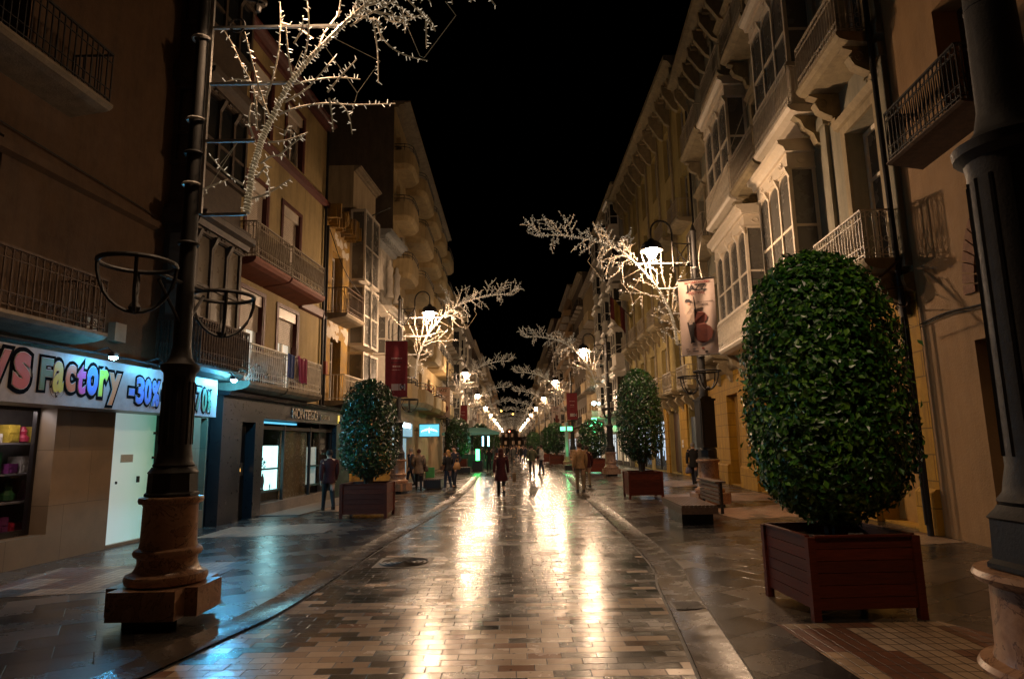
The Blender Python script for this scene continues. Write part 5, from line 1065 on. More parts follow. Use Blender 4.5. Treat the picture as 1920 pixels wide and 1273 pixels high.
# ------------------------------------------------------------------ planters and clipped shrubs
def make_planter(w_, d_, h_, label, rz=0):
    t = empty('planter_box', (0, 0, 0), label, 'planter', 'wooden planter boxes along the street', rz); pw = .075
    for sx in (-1, 1):
        for sy in (-1, 1): b = MB(); x, y = sx*(w_/2-pw/2), sy*(d_/2-pw/2); b.box(x-pw/2, x+pw/2, y-pw/2, y+pw/2, 0, h_); b.build('corner_post', M_plank, t)
    n = 6; ph = (h_-.1)/n
    for a, (L, o, ax) in enumerate(((w_, d_/2-.045, 0), (w_, -(d_/2-.045), 0), (d_, w_/2-.045, 1), (d_, -(w_/2-.045), 1))):
        b = MB()
        for k in range(n):
            z0 = .1+k*ph+.003; z1 = .1+(k+1)*ph-.003; l = L/2-pw-.002
            (b.box(-l, l, o-.015, o+.015, z0, z1) if ax == 0 else b.box(o-.015, o+.015, -l, l, z0, z1))
        b.build('plank_panel', M_plank, t)
    b = MB()
    for s_ in (-1, 1): b.box(-w_/2+.076, w_/2-.076, s_*(d_/2-.03)-.025, s_*(d_/2-.03)+.025, h_-.004, h_+.016); b.box(s_*(w_/2-.03)-.025, s_*(w_/2-.03)+.025, -d_/2+.076, d_/2-.076, h_-.004, h_+.016)
    b.build('rim', M_plank, t); b = MB(); n = 12; rnd = random.Random(4)
    vs = [((i/n-.5)*(w_-.12), (j/n-.5)*(d_-.12), h_-.1+rnd.uniform(-.01, .015)) for i in range(n+1) for j in range(n+1)]; b.add(vs, [(i*(n+1)+j, (i+1)*(n+1)+j, (i+1)*(n+1)+j+1, i*(n+1)+j+1) for i in range(n) for j in range(n)]); b.build('soil', M_soil, t, True)
    return t
PROF = [(0, .30), (.05, .62), (.12, .86), (.22, .97), (.35, 1.0), (.5, .97), (.65, .93), (.78, .85), (.88, .70), (.95, .49), (.985, .27), (1, .05)]
def prof(t):
    for (a, ra), (c, rc) in zip(PROF, PROF[1:]):
        if t <= c: return ra+(rc-ra)*(t-a)/(c-a)
    return .05
def make_shrub(rad, z0, z1, n, leaf, label, seed=1, sink=.2, prf=prof, lm=None, core=False):
    rnd = random.Random(seed); t = empty('clipped_shrub', (0, 0, 0), label, 'shrub', 'clipped evergreen shrubs in planter boxes'); b = MB(); H = z1-z0
    ph = [rnd.uniform(0, 6.28) for _ in range(6)]
    for k in range(n):
        while True:
            u = rnd.random(); r = prf(u)
            if rnd.random() < r+.25: break
        a = rnd.uniform(0, 2*math.pi); lump = 1+.035*math.sin(3*a+ph[0]+u*5)+.03*math.sin(5*a+ph[1]-u*11)+.025*math.sin(9*a+u*23+ph[2])
        dep = abs(rnd.gauss(0, 1))*sink if rnd.random() < .8 else rnd.uniform(0, .55); rr = rad*r*lump-dep*rad*.6+rnd.gauss(0, .012)+(rnd.random()**3*.09 if rnd.random() < .12 else 0)
        if rr < 0: rr = rnd.uniform(0, rad*r)
        p = Vector((rr*math.cos(a), rr*math.sin(a), z0+u*H+rnd.gauss(0, .012)))
        e = .02; dr = (prf(min(1, u+e))-prf(max(0, u-e)))*rad/(2*e*H); nrm = Vector((math.cos(a), math.sin(a), -dr*.8)).normalized()
        nrm = (nrm+Vector((rnd.gauss(0, .42), rnd.gauss(0, .42), rnd.gauss(.15, .42)))).normalized()
        d = Vector((rnd.gauss(0, 1), rnd.gauss(0, 1), rnd.gauss(-.3, .8))); d = (d-nrm*d.dot(nrm)).normalized(); s_ = d.cross(nrm); L = leaf*rnd.uniform(.5, 1.35)
        b.add([p, p+d*L*.45+s_*L*.30+nrm*L*.07, p+d*L+nrm*-.06*L, p+d*L*.45-s_*L*.30+nrm*L*.07], [(0, 1, 2), (0, 2, 3)])
    b_ = bpy.data.meshes.new('foliage'); b_.from_pydata([tuple(v) for v in b.v], [], b.f); b_.materials.append(lm or M_leaf); o = bpy.data.objects.new('foliage', b_); col.objects.link(o); o.parent = t
    if core:
        b = MB(); b.ell([(0, 0, z0+H*u, rad*prf(u)*.66, rad*prf(u)*.66) for u in [.1+.055*i for i in range(16)]], 20); b.v = [(x*(1+.09*math.sin(x*17+z*9)), y*(1+.09*math.sin(y*19-z*11)), z) for x, y, z in b.v]; b.build('light_block_core', mat('light_block_core', (.006, .018, .004), (.003, .008, .002), .9, 0, 20, .03, 25), t, True)  # solid dark core added inside to block light leaking between the leaves
    b = MB()
    for k in range(9):
        a = k*.7+rnd.uniform(-.2, .2); r1 = rad*rnd.uniform(.15, .5); b.tube([(.06*math.cos(a), .06*math.sin(a), z0-.28), (.09*math.cos(a), .09*math.sin(a), z0-.1), (r1*.5*math.cos(a), r1*.5*math.sin(a), z0+H*.15), (r1*math.cos(a+.3), r1*math.sin(a+.3), z0+H*.45)], [.045, .035, .025, .01], 6)
    b.build('stems', M_bark, t, True)
    # dense dark inner twig mass that stops the view through
    b = MB()
    for k in range(220 if n > 5000 else 90):
        a = rnd.uniform(0, 6.28); u = rnd.uniform(.04, .93); r = rad*prf(u)*.9; p0 = Vector((r*.15*math.cos(a), r*.15*math.sin(a), z0+u*H*.8)); p1 = Vector((r*math.cos(a+rnd.uniform(-.4, .4)), r*math.sin(a+rnd.uniform(-.4, .4)), z0+u*H)); b.tube([p0, p0.lerp(p1, .5)+Vector((0, 0, .04)), p1], [.012, .008, .004], 4)
    b.build('twigs', M_bark, t); return t
bx, by = G(1452, 1125); 
pb = make_planter(1.13, 1.15, .79, 'large wooden planter box in the right foreground under the biggest shrub', R(1.5)); pb.location = (3.45, 7.17, 0)
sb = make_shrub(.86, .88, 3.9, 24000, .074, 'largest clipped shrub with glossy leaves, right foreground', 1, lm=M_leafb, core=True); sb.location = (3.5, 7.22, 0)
smallp = make_planter(1.2, 1.15, .84, 'wooden planter box left of the road in front of the jeweller'); smallp.location = (-3.78, 17.05, 0)
sl = make_shrub(.78, .98, 3.55, 9000, .085, 'tall clipped shrub left of the road in front of the jeweller', 2); sl.location = (-3.78, 17.05, 0)
place(smallp, (4.2, 21.3, 0), 'wooden planter box right of the road beyond the bench', scale=(.92, .95, .98)); s2 = place(sl, (4.2, 21.3, 0), 'tall clipped shrub right of the road beyond the bench', 1.3, scale=(.98, .98, 1.18))
far = make_shrub(.85, .95, 3.2, 2600, .15, 'rounded bright shrub beyond the third right lamp post', 3); x, y = G(1116, 888); far.location = (x, y+.6, 0)
place(smallp, (x, y+.6, 0), 'planter box with a rounded shrub beyond the third right lamp post')
for i, (px, py, sc_, lab) in enumerate(((860, 884, (1, 1, 1.15), 'left of the road beyond the blue sign'), (1044, 872, (1, 1, 1.12), 'right of the road near the green light'), (1028, 868, (.9, .9, 1.05), 'partly hidden, right of the road behind its neighbour'), (900, 870, (1.2, 1.2, 1.2), 'left of the road behind the cafe parasol'), (1001, 862, (1, 1, 1.0), 'far down the right side of the road'), (924, 862, (1.1, 1.1, 1.1), 'far down the left side of the road'))):
    x, y = G(px, py); place(far, (x, y, 0), 'dark clipped shrub '+lab, i, scale=sc_); place(smallp, (x, y, 0), 'planter box of the shrub '+lab)

# ------------------------------------------------------------------ benches
def make_bench(label):
    t = empty('slatted_bench', (0, 0, 0), label, 'bench', 'slatted benches on dark plinths'); Lb = 2.3
    b = MB(); b.box(-.36, .30, -Lb/2+.35, Lb/2-.35, .0, .32); b.build('plinth', M_black, t)
    b = MB()
    for k in range(9): x = -.42+k*.083; b.box(x, x+.062, -Lb/2, Lb/2, .39, .43)
    b.build('seat', M_slat, t); b = MB(); b.box(-.43, .33, -Lb/2, -Lb/2+.05, .25, .388); b.box(-.43, .33, Lb/2-.05, Lb/2, .25, .388); b.box(-.43, -.38, -Lb/2+.05, Lb/2-.05, .25, .388); b.box(.28, .33, -Lb/2+.05, Lb/2-.05, .25, .388); b.build('seat_frame', M_slat, t)
    b = MB()
    for k in range(5): z = .45+k*.085; b.box(.36, .40, -Lb/2, Lb/2-.6, z, z+.065)
    b.box(.30, .52, -Lb/2-.01, Lb/2-.59, .88, .915); b.build('backrest', M_slat, t); b = MB()
    for y in (-Lb/2+.02, Lb/2-.7): b.box(.401, .45, y, y+.06, .25, .879)
    b.build('back_support', M_iron, t); return t
be = make_bench('slatted wooden bench on a black plinth, right of the road behind the big planter'); be.location = (4.0, 14.95, 0); be.rotation_euler = (0, 0, R(-3))
def place_bench(px, py, rz, lab): x, y = G(px, py); return place(be, (x, y, 0), lab, rz)
# low dark box seats
def box_seat(px, py, w_, d_, h_, lab):
    x, y = G(px, py); t = empty('box_seat', (x, y+d_/2, 0), lab, 'bench'); b = MB(); b.box(-w_/2, w_/2, -d_/2, d_/2, .06, h_-.04); b.build('body', M_black, t); b = MB()
    for k in range(8): a = -w_/2+k*w_/8; b.box(a+.01, a+w_/8-.01, -d_/2, d_/2, h_-.038, h_)
    b.build('seat', M_slat, t); b = MB()
    for k in range(11): a = -w_/2+.03+k*(w_-.06)/10; b.box(a, a+.02, -d_/2-.015, -d_/2-.001, .08, h_-.05)
    b.build('ribs', M_iron, t)
box_seat(810, 918, .72, 1.6, .42, 'low black ribbed box seat beside the woman in a quilted coat'); box_seat(862, 889, 1.3, 1.2, .42, 'low black box seat below the shrub beyond the couple'); box_seat(1073, 884, .9, .9, .42, 'low dark box seat beside the green-lit post')

# ------------------------------------------------------------------ kiosk, green lights, parasols
kx, ky = G(901, 880)
ks = empty('cafe_parasol', (kx-.8, ky+3, 0), 'square teal-lit cafe parasol left of the road', 'parasol'); b = MB(); vs = []
b.add([(-2.2, -1.8, 2.75), (2.2, -1.8, 2.75), (2.2, 1.8, 2.75), (-2.2, 1.8, 2.75), (-1, 0, 3.15), (1, 0, 3.15)], [(0, 1, 5, 4), (1, 2, 5), (2, 3, 4, 5), (3, 0, 4)]); b.quad((-2.2, -1.8, 2.55), (2.2, -1.8, 2.55), (2.2, -1.8, 2.75), (-2.2, -1.8, 2.75)); b.build('canopy', mat('teal_canvas', (.05, .16, .15), None, .7), ks)
b = MB(); b.tube([(0, 0, 0), (0, 0, 3.1)], .05, 8); b.box(-.4, .4, -.4, .4, 0, .1); b.build('pole', M_iron, ks)
bar = empty('cafe_screen', (kx-.6, ky+1.6, 0), 'dark cafe windbreak screen under the teal parasol', 'screen'); b = MB(); b.box(-1.6, 1.6, -.05, .05, .0, 1.1); b.build('panel', mat('dark_green_panel', (.01, .05, .035), None, .4), bar); 
for x in (-1.6, -.5, .6, 1.55): b = MB(); b.box(x, x+.06, -.07, .07, 0, 2.5); b.build('post', M_iron, bar)
gx, gy = G(896, 884)
gn = empty('green_light_box', (gx, gy, 0), 'tall glowing green light box on a dark stand left of the road', 'light box'); b = MB(); b.box(-.35, .35, -.25, .25, 0, .75); b.build('stand', M_black, gn); b = MB(); b.box(-.12, .12, -.12, .12, .76, 1.5); b.build('light', glow('green_neon_box', (.05, 1, .18), 14), gn)
for dx_, lab in ((.55, 'left of two narrow cyan lights beneath the parasol'), (.95, 'right of two narrow cyan lights beneath the parasol')): t = empty('tube_light', (gx+dx_-.3, gy+2.5, 1.7), lab, 'light', 'cyan tube lights'); b = MB(); b.box(-.05, .05, -.05, .05, 0, .7); b.build('tube', glow('cyan_tube2', (.3, .8, 1), 10), t); b = MB(); b.box(-.07, .07, -.07, .07, .7, .76); b.box(-.03, .03, -.03, .03, -1.7, 0); b.build('holder', M_iron, t)
for px, lab in ((890, 'first small cafe table under the teal parasol'), (884, 'second small cafe table under the teal parasol')):
    x, y = G(px, 876); t = empty('cafe_table', (x, y, 0), lab, 'table', 'cafe tables'); b = MB(); b.lathe([(.35, .72), (.35, .75)], 16); b.build('top', M_iron, t); b = MB(); b.tube([(0, 0, 0), (0, 0, .72)], .03, 6); b.lathe([(.22, 0), (.2, .03)], 12); b.build('leg', M_iron, t)
hx, hy = G(1064, 876)
ph = empty('pharmacy_cross', (7.6, 60, 3.4), 'green neon pharmacy cross on the right facades above the green-lit post', 'sign'); b = MB(); b.box(-.7, .7, -.1, .1, -.22, .22); b.box(-.22, .22, -.1, .1, .22, .7); b.box(-.22, .22, -.1, .1, -.7, -.22); b.build('cross', glow('green_cross', (.08, 1, .35), 7), ph); b = MB(); b.box(.7, 1.25, -.03, .03, -.03, .03); b.box(-.74, .74, .1, .16, -.25, .25); b.build('bracket', M_iron, ph)
gp = empty('green_lit_post', (hx, hy, 0), 'pale post washed in green light beside the third planter', 'post'); b = MB(); b.lathe([(.3, 0), (.3, .35), (.34, .37), (.34, .45), (.2, .5), (.16, .8)], 16); b.build('base', M_marble, gp); b = MB(); b.tube([(0, 0, .8), (0, 0, 3.4)], .13, 12); b.build('shaft', mat('grey_post', (.4, .42, .42), None, .4), gp)
b = MB(); b.box(-.45, .45, -.1, .1, 2.75, 3.05); b.build('sign_light', glow('green_sign', (.1, 1, .4), 3.5), gp)
gl_ = bpy.data.objects.new('green_light', bpy.data.lights.new('green_light', 'POINT')); col.objects.link(gl_); gl_.location = (hx, hy-.7, 1.4); gl_.data.energy = 18; gl_.data.color = (.06, 1, .3); gl_.data.shadow_soft_size = .12
gl_ = bpy.data.objects.new('green_light', bpy.data.lights.new('green_light', 'POINT')); col.objects.link(gl_); gl_.location = (gx, gy+.9, 2.3); gl_.data.energy = 10; gl_.data.color = (.06, .8, .55); gl_.data.shadow_soft_size = .12
cl = empty('cyan_floodlight', (7.9, 62, 5.6), 'bright cyan-white floodlight on the right facades', 'floodlight'); b = MB(); b.lathe([(.05, -.2), (.2, -.1), (.22, 0), (.1, .1)], 12); b.build('lens', glow('cyan_flood', (.5, .95, 1), 60), cl); b = MB(); b.box(0, .95, -.03, .03, .1, .15); b.build('arm', M_iron, cl)
for k, (x, y, z, c) in enumerate(((-6.2*.55, 200, 12, 1), (.2, 205, 11.2, 1), (-1.2, 240, 6.5, 2))):
    t = empty('distant_lamp', (x, y, 0), ('orange lamp on a mast, left of two in the far distance', 'orange lamp on a mast, right of two in the far distance', 'small red lamp at the far end of the street')[k], 'street lamp'); b = MB(); b.tube([(0, 0, 0), (0, 0, z)], .07, 6); b.build('mast', M_iron, t); b = MB(); b.lathe([(.1, z), (.32, z+.2), (.1, z+.45)], 10); b.build('lamp', glow('orange_lamp_%d' % c, (1, .5, .08) if c == 1 else (1, .2, .1), 14), t)

# ------------------------------------------------------------------ wires
def wire(name, pts, r, m, lab): b = MB(); b.tube(smoothline(pts, 8), r, 5); o = b.build(name, m, None, True); tag(o, lab, 'cable')
M_wire = mat('pale_cable', (.62, .56, .46), None, .5)
wire('power_cable', [(-5.75, 24.3, 8.35), (-5.1, 24.8, 7.3), (-4.5, 25.1, 6.6), (-4.25, 25.1, 6.4), (-4.2, 25.1, 5.9)], .012, M_wire, 'pale cable sagging from the left facades to the second left lamp')
wire('power_cable', [FR.p(17.7, .9, 11.9), (6.4, 17.8, 9.8), (5.75, 17.9, 8.1), (5.45, 17.8, 7.0), (5.5, 17.8, 6.3)], .012, M_wire, 'pale cable dropping from the ornate facade to the jazz banner post')
wire('power_cable', [(8.0, 36, 8.4), (6.9, 35.8, 7.5), (5.9, 35.6, 6.9), (5.4, 35.6, 6.9)], .014, M_wire, 'pale cable sagging to the third right lamp')
wire('power_cable', [FL.p(6, .05, 6.9), FL.p(9, .06, 6.75), FL.p(12.8, .05, 6.6)], .012, M_iron, 'dark cable running along the umber wall')
wire('power_cable', [FL.p(7, .5, 3.42), FL.p(9, .62, 3.38), FL.p(11.5, .55, 3.42), FL.p(15.2, .5, 3.36)], .022, M_iron, 'dark cable looped along the top of the toy sign')
wire('power_cable', [FL.p(22.3, .1, 9.6), FL.p(23, .4, 8.3), FL.p(24.7, .5, 7.7), FL.p(27.6, .6, 7.2)], .015, M_iron, 'dark cable crossing the derelict house')
# ------------------------------------------------------------------ people (front of the body looks along local +y)
def skin_body(J, E_, Rr, root):
    me = bpy.data.meshes.new('person'); me.from_pydata(J, E_, []); o = bpy.data.objects.new('tmp_body', me); col.objects.link(o)
    o.modifiers.new('s', 'SKIN'); ss = o.modifiers.new('u', 'SUBSURF'); ss.levels = 1; ss.render_levels = 1
    for v, r in zip(me.skin_vertices[0].data, Rr): v.radius = (r, r); v.use_root = False
    me.skin_vertices[0].data[root].use_root = True
    bpy.context.view_layer.update(); m2 = bpy.data.meshes.new_from_object(o.evaluated_get(bpy.context.evaluated_depsgraph_get())); bpy.data.objects.remove(o)
    m2.polygons.foreach_set('use_smooth', [True]*len(m2.polygons)); return m2
def person(loc, rz, H, label, top, legs, hair, coat=.46, stride=.12, arms='down', longhair=False, hood=False, flare=1.0, bulk=1.0, group=None, shoe=None, quilt=False, lean=0.0):
    s = H; J = []; Rr = []; E_ = []
    def v(x, y, z, r, link=None):
        J.append((x*s, y*s, z*s)); Rr.append(r*s)
        if link is not None: E_.append((link, len(J)-1))
        return len(J)-1
    pel = v(0, 0, .53, .075); wa = v(0, .0, .61, .066, pel); ch = v(0, lean*.5, .72, .08, wa); nb = v(0, lean, .815, .045, ch); nk = v(0, lean+.005, .855, .03, nb); h1 = v(0, lean+.012, .89, .043, nk); h2 = v(0, lean+.012, .93, .05, h1); h3 = v(0, lean+.005, .97, .036, h2); v(0, lean+.062, .915, .01, h2)
    for e in (-1, 1): v(e*.048, lean+.005, .918, .010, h2)
    armp = {}; legp = {}
    for e in (-1, 1):
        sh = v(e*.105, lean, .80, .038, nb)
        if arms == 'down': el = (e*.135, -.02+e*stride*.3, .64); wr = (e*.14, .03+e*stride*.7, .50)
        elif arms == 'pocket': el = (e*.15, -.03, .65); wr = (e*.09, .06, .55)
        else: el = (e*.14, .0, .65); wr = (e*.05, .12, .66)   # 'front': forearms raised
        ie = v(*el, .027, sh); iw = v(*wr, .018, ie); d = Vector(wr)-Vector(el); d.normalize(); pm = Vector(wr)+d*.035; ip = v(*pm, .019, iw)
        for k in range(4):
            q = pm+d*.02+Vector((0, (k-1.5)*.011, 0)); a = v(*q, .0052, ip); q2 = q+d*(.02, .026, .024, .017)[k]+Vector((-e*.004, 0, 0)); b_ = v(*q2, .005, a); q3 = q2+d*.015+Vector((-e*.010, 0, 0)); v(*q3, .0042, b_)
        th = pm+Vector((-e*.004, .024, -.002)); a = v(*th, .006, ip); v(*(th+d*.022+Vector((0, .006, 0))), .005, a)
        armp[e] = [(e*.085, lean, .815), (e*.112, lean, .80), el, wr]
        hp = v(e*.05, 0, .49, .058, pel); f = -e*stride
        kn = (e*.053, f*.45+.015, .285); an = (e*.055, f-.012 if f < 0 else f, .045+(.03 if f < -.05 else 0)); k_ = v(*kn, .036, hp); a_ = v(*an, .024, k_); v(an[0], an[1]+.07, .022+(.0 if f >= -.05 else .0), .02, a_); legp[e] = [(e*.048, 0, .52), (e*.05, 0, .46), kn, an]
    me = skin_body(J, E_, Rr, pel); me.materials.append(M_skin)
    t = bpy.data.objects.new('person', me); col.objects.link(t); t.location = (loc[0], loc[1], 0); t.rotation_euler = (0, 0, rz); tag(t, label, 'person', group)
    S_ = lambda q: [(x*s, y*s, z*s) for x, y, z in q]
    b = MB(); z0 = 1-coat-.17; tor = []
    lev = [(z0, .105*flare, .085*flare), (z0+.01, .107*flare, .087*flare), ((z0+.6)/2, .098*(1+flare)/2, .078*(1+flare)/2), (.60, .086, .066), (.68, .098, .074), (.76, .112, .078), (.80, .108, .066), (.83, .06, .048), (.85, .042, .04)]
    for z, rx, ry in lev:
        if quilt: pass
        tor.append((0, lean*max(0, (z-.5)/.35)*s, z*s, rx*s*bulk, ry*s*bulk))
    if quilt:
        tor2 = []
        for a, c in zip(tor, tor[1:]):
            m = max(1, int((c[2]-a[2])/(.022*s)))
            for k in range(m): f = k/m; q = [a[i]+(c[i]-a[i])*f for i in range(5)]; g_ = 1+(.05 if k % 2 else -.02); tor2.append((q[0], q[1], q[2], q[3]*g_, q[4]*g_))
        tor = tor2+[tor[-1]]
    b.ell(tor, 14)
    for e in (-1, 1):
        p = armp[e]; b.tube([(p[0][0]*s, p[0][1]*s, p[0][2]*s)]+S_(smooth3(p[1:])), [.035*s]+[r*s*bulk for r in (.042, .041, .038, .035, .033, .03, .028, .027, .027)][:len(smooth3(p[1:]))], 9)
    b.build('coat' if coat > .38 else 'jacket', top, t, True)
    b = MB()
    for e in (-1, 1):
        q = smooth3(legp[e]); b.tube(S_(q), [s*(.062-.034*i/(len(q)-1)) for i in range(len(q))], 9)
    b.ell([(0, 0, .47*s, .075*s, .06*s), (0, 0, .5*s, .1*s, .073*s), (0, 0, .56*s, .092*s, .07*s), (0, 0, .6*s, .085*s, .064*s)], 12); b.build('trousers', legs, t, True)
    b = MB()
    for e in (-1, 1):
        x, y, z = [q*s for q in legp[e][3]]; z = z-.045*s
        b.add([(x+a*.026*s, y+q*s, z+h*s) for q, a, h in ((-.035, .7, 0), (-.035, .8, .05), (.0, 1, .0), (.0, 1, .06), (.05, 1.1, 0), (.05, 1, .04), (.105, .6, 0), (.105, .5, .02)) for a in (-a, a)], [(0, 1, 3, 2), (0, 4, 5, 1), (4, 8, 9, 5), (8, 12, 13, 9), (12, 14, 15, 13), (2, 3, 7, 6), (6, 7, 11, 10), (10, 11, 15, 14), (0, 2, 6, 4), (4, 6, 10, 8), (8, 10, 14, 12), (1, 5, 7, 3), (5, 9, 11, 7), (9, 13, 15, 11)])
    b.build('shoes', shoe or M_shoe, t, True)
    b = MB(); hz = .935
    q = [(0, lean-.012, hz-.03, .05, .045), (0, lean-.008, hz, .056, .056), (0, lean-.004, hz+.03, .05, .053), (0, lean-.002, hz+.052, .03, .034), (0, lean, hz+.06, .01, .01)]
    if longhair: q = [(0, lean-.045, .80, .035, .02), (0, lean-.042, .84, .055, .035), (0, lean-.03, .88, .057, .042)]+q
    b.ell([(a*s, c*s, d*s, e*s, f*s) for a, c, d, e, f in q], 14); b.build('hair', hair, t, True)
    b = MB()
    for e in (-1, 1): b.ell([(e*.018*s, (lean+.058)*s, (.925+k)*s, .006*s, .004*s) for k in (-.004, 0, .004)], 6)
    b.ell([(0, (lean+.054)*s, (.888+k)*s, .014*s, .005*s) for k in (-.002, .002)], 6); b.build('facial_features', M_shoe, t)
    return t
def smooth3(p): return [tuple(q) for q in smoothline(p, 3)]
cl_ = lambda n, c: mat(n, c, tuple(v*.6 for v in c), .85, 0, 14)
C_maroon = cl_('maroon_wool', (.075, .008, .014)); C_black = cl_('black_wool', (.012, .012, .014)); C_navy = cl_('navy_cloth', (.015, .02, .04)); C_jean = cl_('blue_denim', (.03, .05, .10)); C_quilt = cl_('taupe_quilt', (.22, .16, .12)); C_olive = cl_('olive_cloth', (.10, .10, .05)); C_white = cl_('pale_shirt', (.55, .52, .48)); C_tan = cl_('tan_jacket', (.34, .2, .09)); C_red = cl_('dark_red_jacket', (.06, .006, .007)); C_khaki = cl_('khaki_trousers', (.2, .15, .09)); C_grey = cl_('grey_cloth', (.09, .085, .08))
H_blond = cl_('blond_hair', (.45, .24, .08)); H_dark = cl_('dark_hair', (.025, .012, .008)); H_red = cl_('auburn_hair', (.08, .015, .01)); H_grey = cl_('grey_hair', (.3, .28, .26)); S_white = cl_('white_trainers', (.5, .5, .5))
def at(px, py): return G(px, py)
person(at(940, 932), 0, 1.66, 'long-haired woman in a flared maroon coat walking away down the road', C_maroon, C_black, H_red, .5, .13, 'down', True, flare=1.35)
person(at(785, 918), .15, 1.66, 'woman in a quilted taupe coat with a shoulder bag, standing left of the road', C_quilt, C_navy, H_red, .44, .03, 'pocket', quilt=True, bulk=1.12, flare=1.1)
person(at(840, 918), .9, 1.62, 'blond woman in a black jacket and jeans with white shoes', C_black, C_jean, H_blond, .36, .05, 'front', True, bulk=1.05, shoe=S_white)
x, y = at(852, 914); person((x, y), 2.6, 1.76, 'man in dark clothes facing the blond woman', C_navy, C_navy, H_dark, .36, .05, 'pocket')
person(at(770, 912), 1.2, 1.7, 'grey-haired man in navy near the blue-lit shop door', C_navy, C_navy, H_grey, .38, .08, 'down')
person(at(615, 958), .5, 1.72, 'dim person in a dark red jacket passing the black jeweller shopfront', C_red, C_black, H_dark, .38, .12, 'down', bulk=1.08)
person(at(1303, 908), -.5, 1.72, 'grey-haired person in a black coat behind the right lamp post', C_black, C_navy, H_grey, .42, .12, 'down', bulk=1.1)
person(at(998, 891), .1, 1.72, 'man in an olive jacket standing beside the man in a pale shirt', C_olive, C_black, H_dark, .36, .05, 'pocket', bulk=1.1)
person(at(1016, 890), 1.2, 1.74, 'man in a pale shirt turned towards the man in olive', C_white, C_navy, H_dark, .34, .05, 'front')
person(at(1089, 922), .2, 1.8, 'person in a tan jacket and khaki trousers walking on the right of the road', C_tan, C_khaki, H_dark, .36, .04, 'down', bulk=1.05)
x, y = at(1096, 917); person((x+.25, y+1.2), .2, 1.68, 'person in a red jacket mostly hidden behind the tan jacket', C_red, C_khaki, H_dark, .36, .05)
person(at(917, 884), .2, 1.66, 'woman all in black with long hair near the green light box', C_black, C_black, H_dark, .5, .08, 'down', True)
person(at(962, 872), 0, 1.75, 'man in a dark coat walking ahead of the maroon coat', C_grey, C_navy, H_dark, .46, .13)
person(at(978, 871), 0, 1.75, 'left of two people in black walking side by side down the road', C_black, C_navy, H_dark, .4, .1); person(at(986, 871), 0, 1.7, 'right of two people in black walking side by side down the road', C_navy, C_black, H_dark, .4, .1)
# bags
X = at(797, 917); hb = empty('shoulder_bag', (X[0]+.02, X[1]-.02, .72), 'brown shoulder bag carried by the woman in the quilted coat', 'bag'); b = MB(); b.ell([(0, 0, 0, .1, .16), (0, 0, .04, .13, .19), (0, 0, .22, .1, .17), (0, 0, .26, .05, .12)], 12); b.build('body', mat('brown_leather', (.10, .05, .03), None, .45), hb, True); b = MB(); b.tube([(0, -.12, .24), (-.1, -.06, .55), (-.16, 0, .62), (-.1, .06, .55), (0, .12, .24)], .012, 5); b.build('strap', MATS['brown_leather'], hb)
X = at(855, 916); hb = empty('tan_bag', (X[0]+.05, X[1]-.1, .78), 'tan handbag held between the couple', 'bag'); b = MB(); b.ell([(0, 0, 0, .13, .06), (0, 0, .05, .16, .08), (0, 0, .26, .11, .06), (0, 0, .3, .06, .03)], 12); b.build('body', mat('tan_leather', (.45, .24, .09), None, .5), hb, True); b = MB(); b.tube([(-.08, 0, .28), (-.03, 0, .45), (.03, 0, .45), (.08, 0, .28)], .01, 5); b.build('strap', MATS['tan_leather'], hb)
X = at(1291, 908); hb = empty('plastic_bag', (X[0]+.04, X[1], .45), 'bluish plastic carrier bag hanging from the older person\'s hand', 'bag'); b = MB(); b.ell([(0, 0, 0, .1, .06), (0, 0, .04, .15, .1), (.01, 0, .2, .13, .09), (0, 0, .3, .05, .04), (0, 0, .36, .02, .02)], 12); b.build('body', mat('blue_plastic', (.06, .07, .16), (.1, .1, .16), .3, 0, 12), hb, True); b = MB(); b.tube([(0, 0, .35), (.03, 0, .46)], .008, 4); b.build('handle', MATS['blue_plastic'], hb)
X = at(945, 932); hb = empty('shopping_bag', (X[0]+.36, X[1]+.05, .5), 'brown paper bag at the right hand of the woman in maroon', 'bag'); b = MB(); b.box(-.06, .06, -.13, .13, 0, .3); b.build('body', mat('brown_paper', (.25, .16, .09), None, .8), hb); b = MB(); b.tube([(0, -.07, .3), (-.02, -.03, .42), (-.02, .03, .42), (0, .07, .3)], .006, 4); b.build('handle', MATS['brown_paper'], hb)
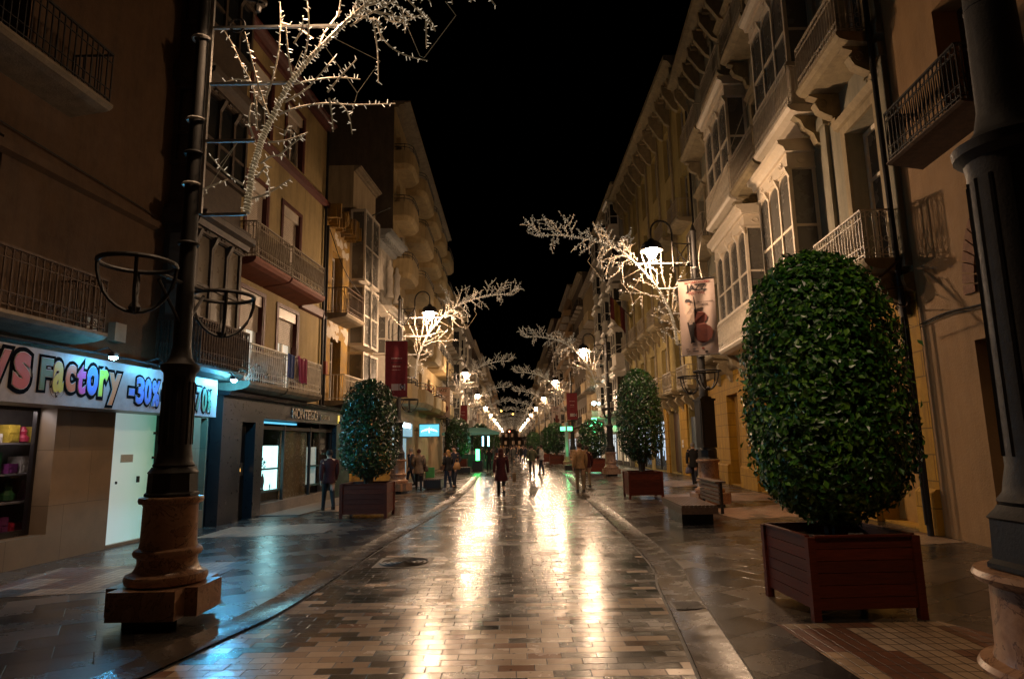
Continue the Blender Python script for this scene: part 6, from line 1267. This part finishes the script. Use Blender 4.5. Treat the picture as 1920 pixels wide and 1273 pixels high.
# distant walkers: copies of four figures
rnd = random.Random(8)
protos = [person((0, 0), 0, 1.7, 'x', C_black, C_navy, H_dark, .42, .1), person((0, 0), 0, 1.64, 'x', C_grey, C_black, H_dark, .46, .12, longhair=True), person((0, 0), 3.14, 1.74, 'x', C_navy, C_jean, H_dark, .38, .12), person((0, 0), 0, 1.68, 'x', C_quilt, C_black, H_blond, .4, .1, longhair=True)]
crowd = [(904, 872), (925, 866), (932, 862), (944, 861), (951, 860), (957, 859), (968, 860), (974, 862), (990, 861), (994, 866), (922, 860), (939, 857), (947, 856), (964, 856), (981, 857), (1003, 858), (930, 858), (1010, 867), (912, 861), (972, 856), (958, 855), (988, 855)]
order = {i: k+1 for k, i in enumerate(sorted(range(len(crowd)), key=lambda i: crowd[i][0]))}
for i, (px, py) in enumerate(crowd):
    p = protos[i % 4]; X = at(px, py); far_ = i >= 2
    lb = ('tiny walker in the distant crowd, %d%s from the left' % (order[i], 'st' if order[i] % 10 == 1 and order[i] != 11 else 'nd' if order[i] % 10 == 2 and order[i] != 12 else 'rd' if order[i] % 10 == 3 and order[i] != 13 else 'th') if far_ else ('dark figure at the cafe edge beside the green light', 'dark figure walking just left of the crowd')[i])
    if i < 4: p.location = (X[0], X[1], 0); p['label'] = lb; p['group'] = 'walkers in the distant crowd'
    else: place(p, (X[0], X[1], 0), lb, rnd.choice((0, 0, .3, 3.1, 2.9)), 'walkers in the distant crowd')
# trolley and bins by the blue shop
x, y = at(801, 914); tr = empty('shopping_trolley_bag', (x, y+.1, 0), 'green wheeled shopping bag standing next to the box seat', 'shopping trolley'); b = MB(); b.box(-.05, .3, -.15, .15, .2, .85); b.build('bag', mat('green_fabric', (.05, .28, .09), (.04, .2, .07), .7, 0, 12), tr); b = MB(); b.tube([(-.08, 0, .05), (-.08, 0, 1.0), (-.16, 0, 1.05)], .014, 6)
for sy in (-.15, .15): b.tube(circ(0, 0, 0, .001, 6), .001, 4, True)
b.build('frame', M_iron, tr); b = MB()
for sy in (-.17, .17): b.tube([(.05+.09*math.cos(a*.5236), sy, .11+.09*math.sin(a*.5236)) for a in range(12)], .018, 5, True)
b.build('wheels', M_iron, tr)
X = FL2.p(34.6, 1.0, 0); bn = empty('litter_bin', (X[0], 33.5, 0), 'tall black cylindrical litter bin outside the blue-lit shop', 'litter bin'); b = MB(); b.lathe([(.2, 0), (.24, .05), (.25, .95), (.22, 1.0), (.2, .98), (.2, .5)], 20); b.build('body', M_iron, bn, True)
# small drain-side bollards
for i, (px, py, lb) in enumerate(((1037, 870, 'left of two white bollards beyond the gutter on the right'), (1027, 866, 'right-hand row white bollard farther away'))):
    x, y = at(px, py); t = empty('bollard', (x, y, 0), lb, 'bollard', 'white bollards'); b = MB(); b.lathe([(.08, 0), (.07, .05), (.06, .95), (.03, 1.0)], 12); b.build('post', M_framew, t); b = MB(); b.lathe([(.066, .8), (.066, .86)], 12); b.build('band', M_iron, t)
for o in list(bpy.data.objects):
    if o.get('label') == 'x': raise RuntimeError('unlabelled '+o.name)
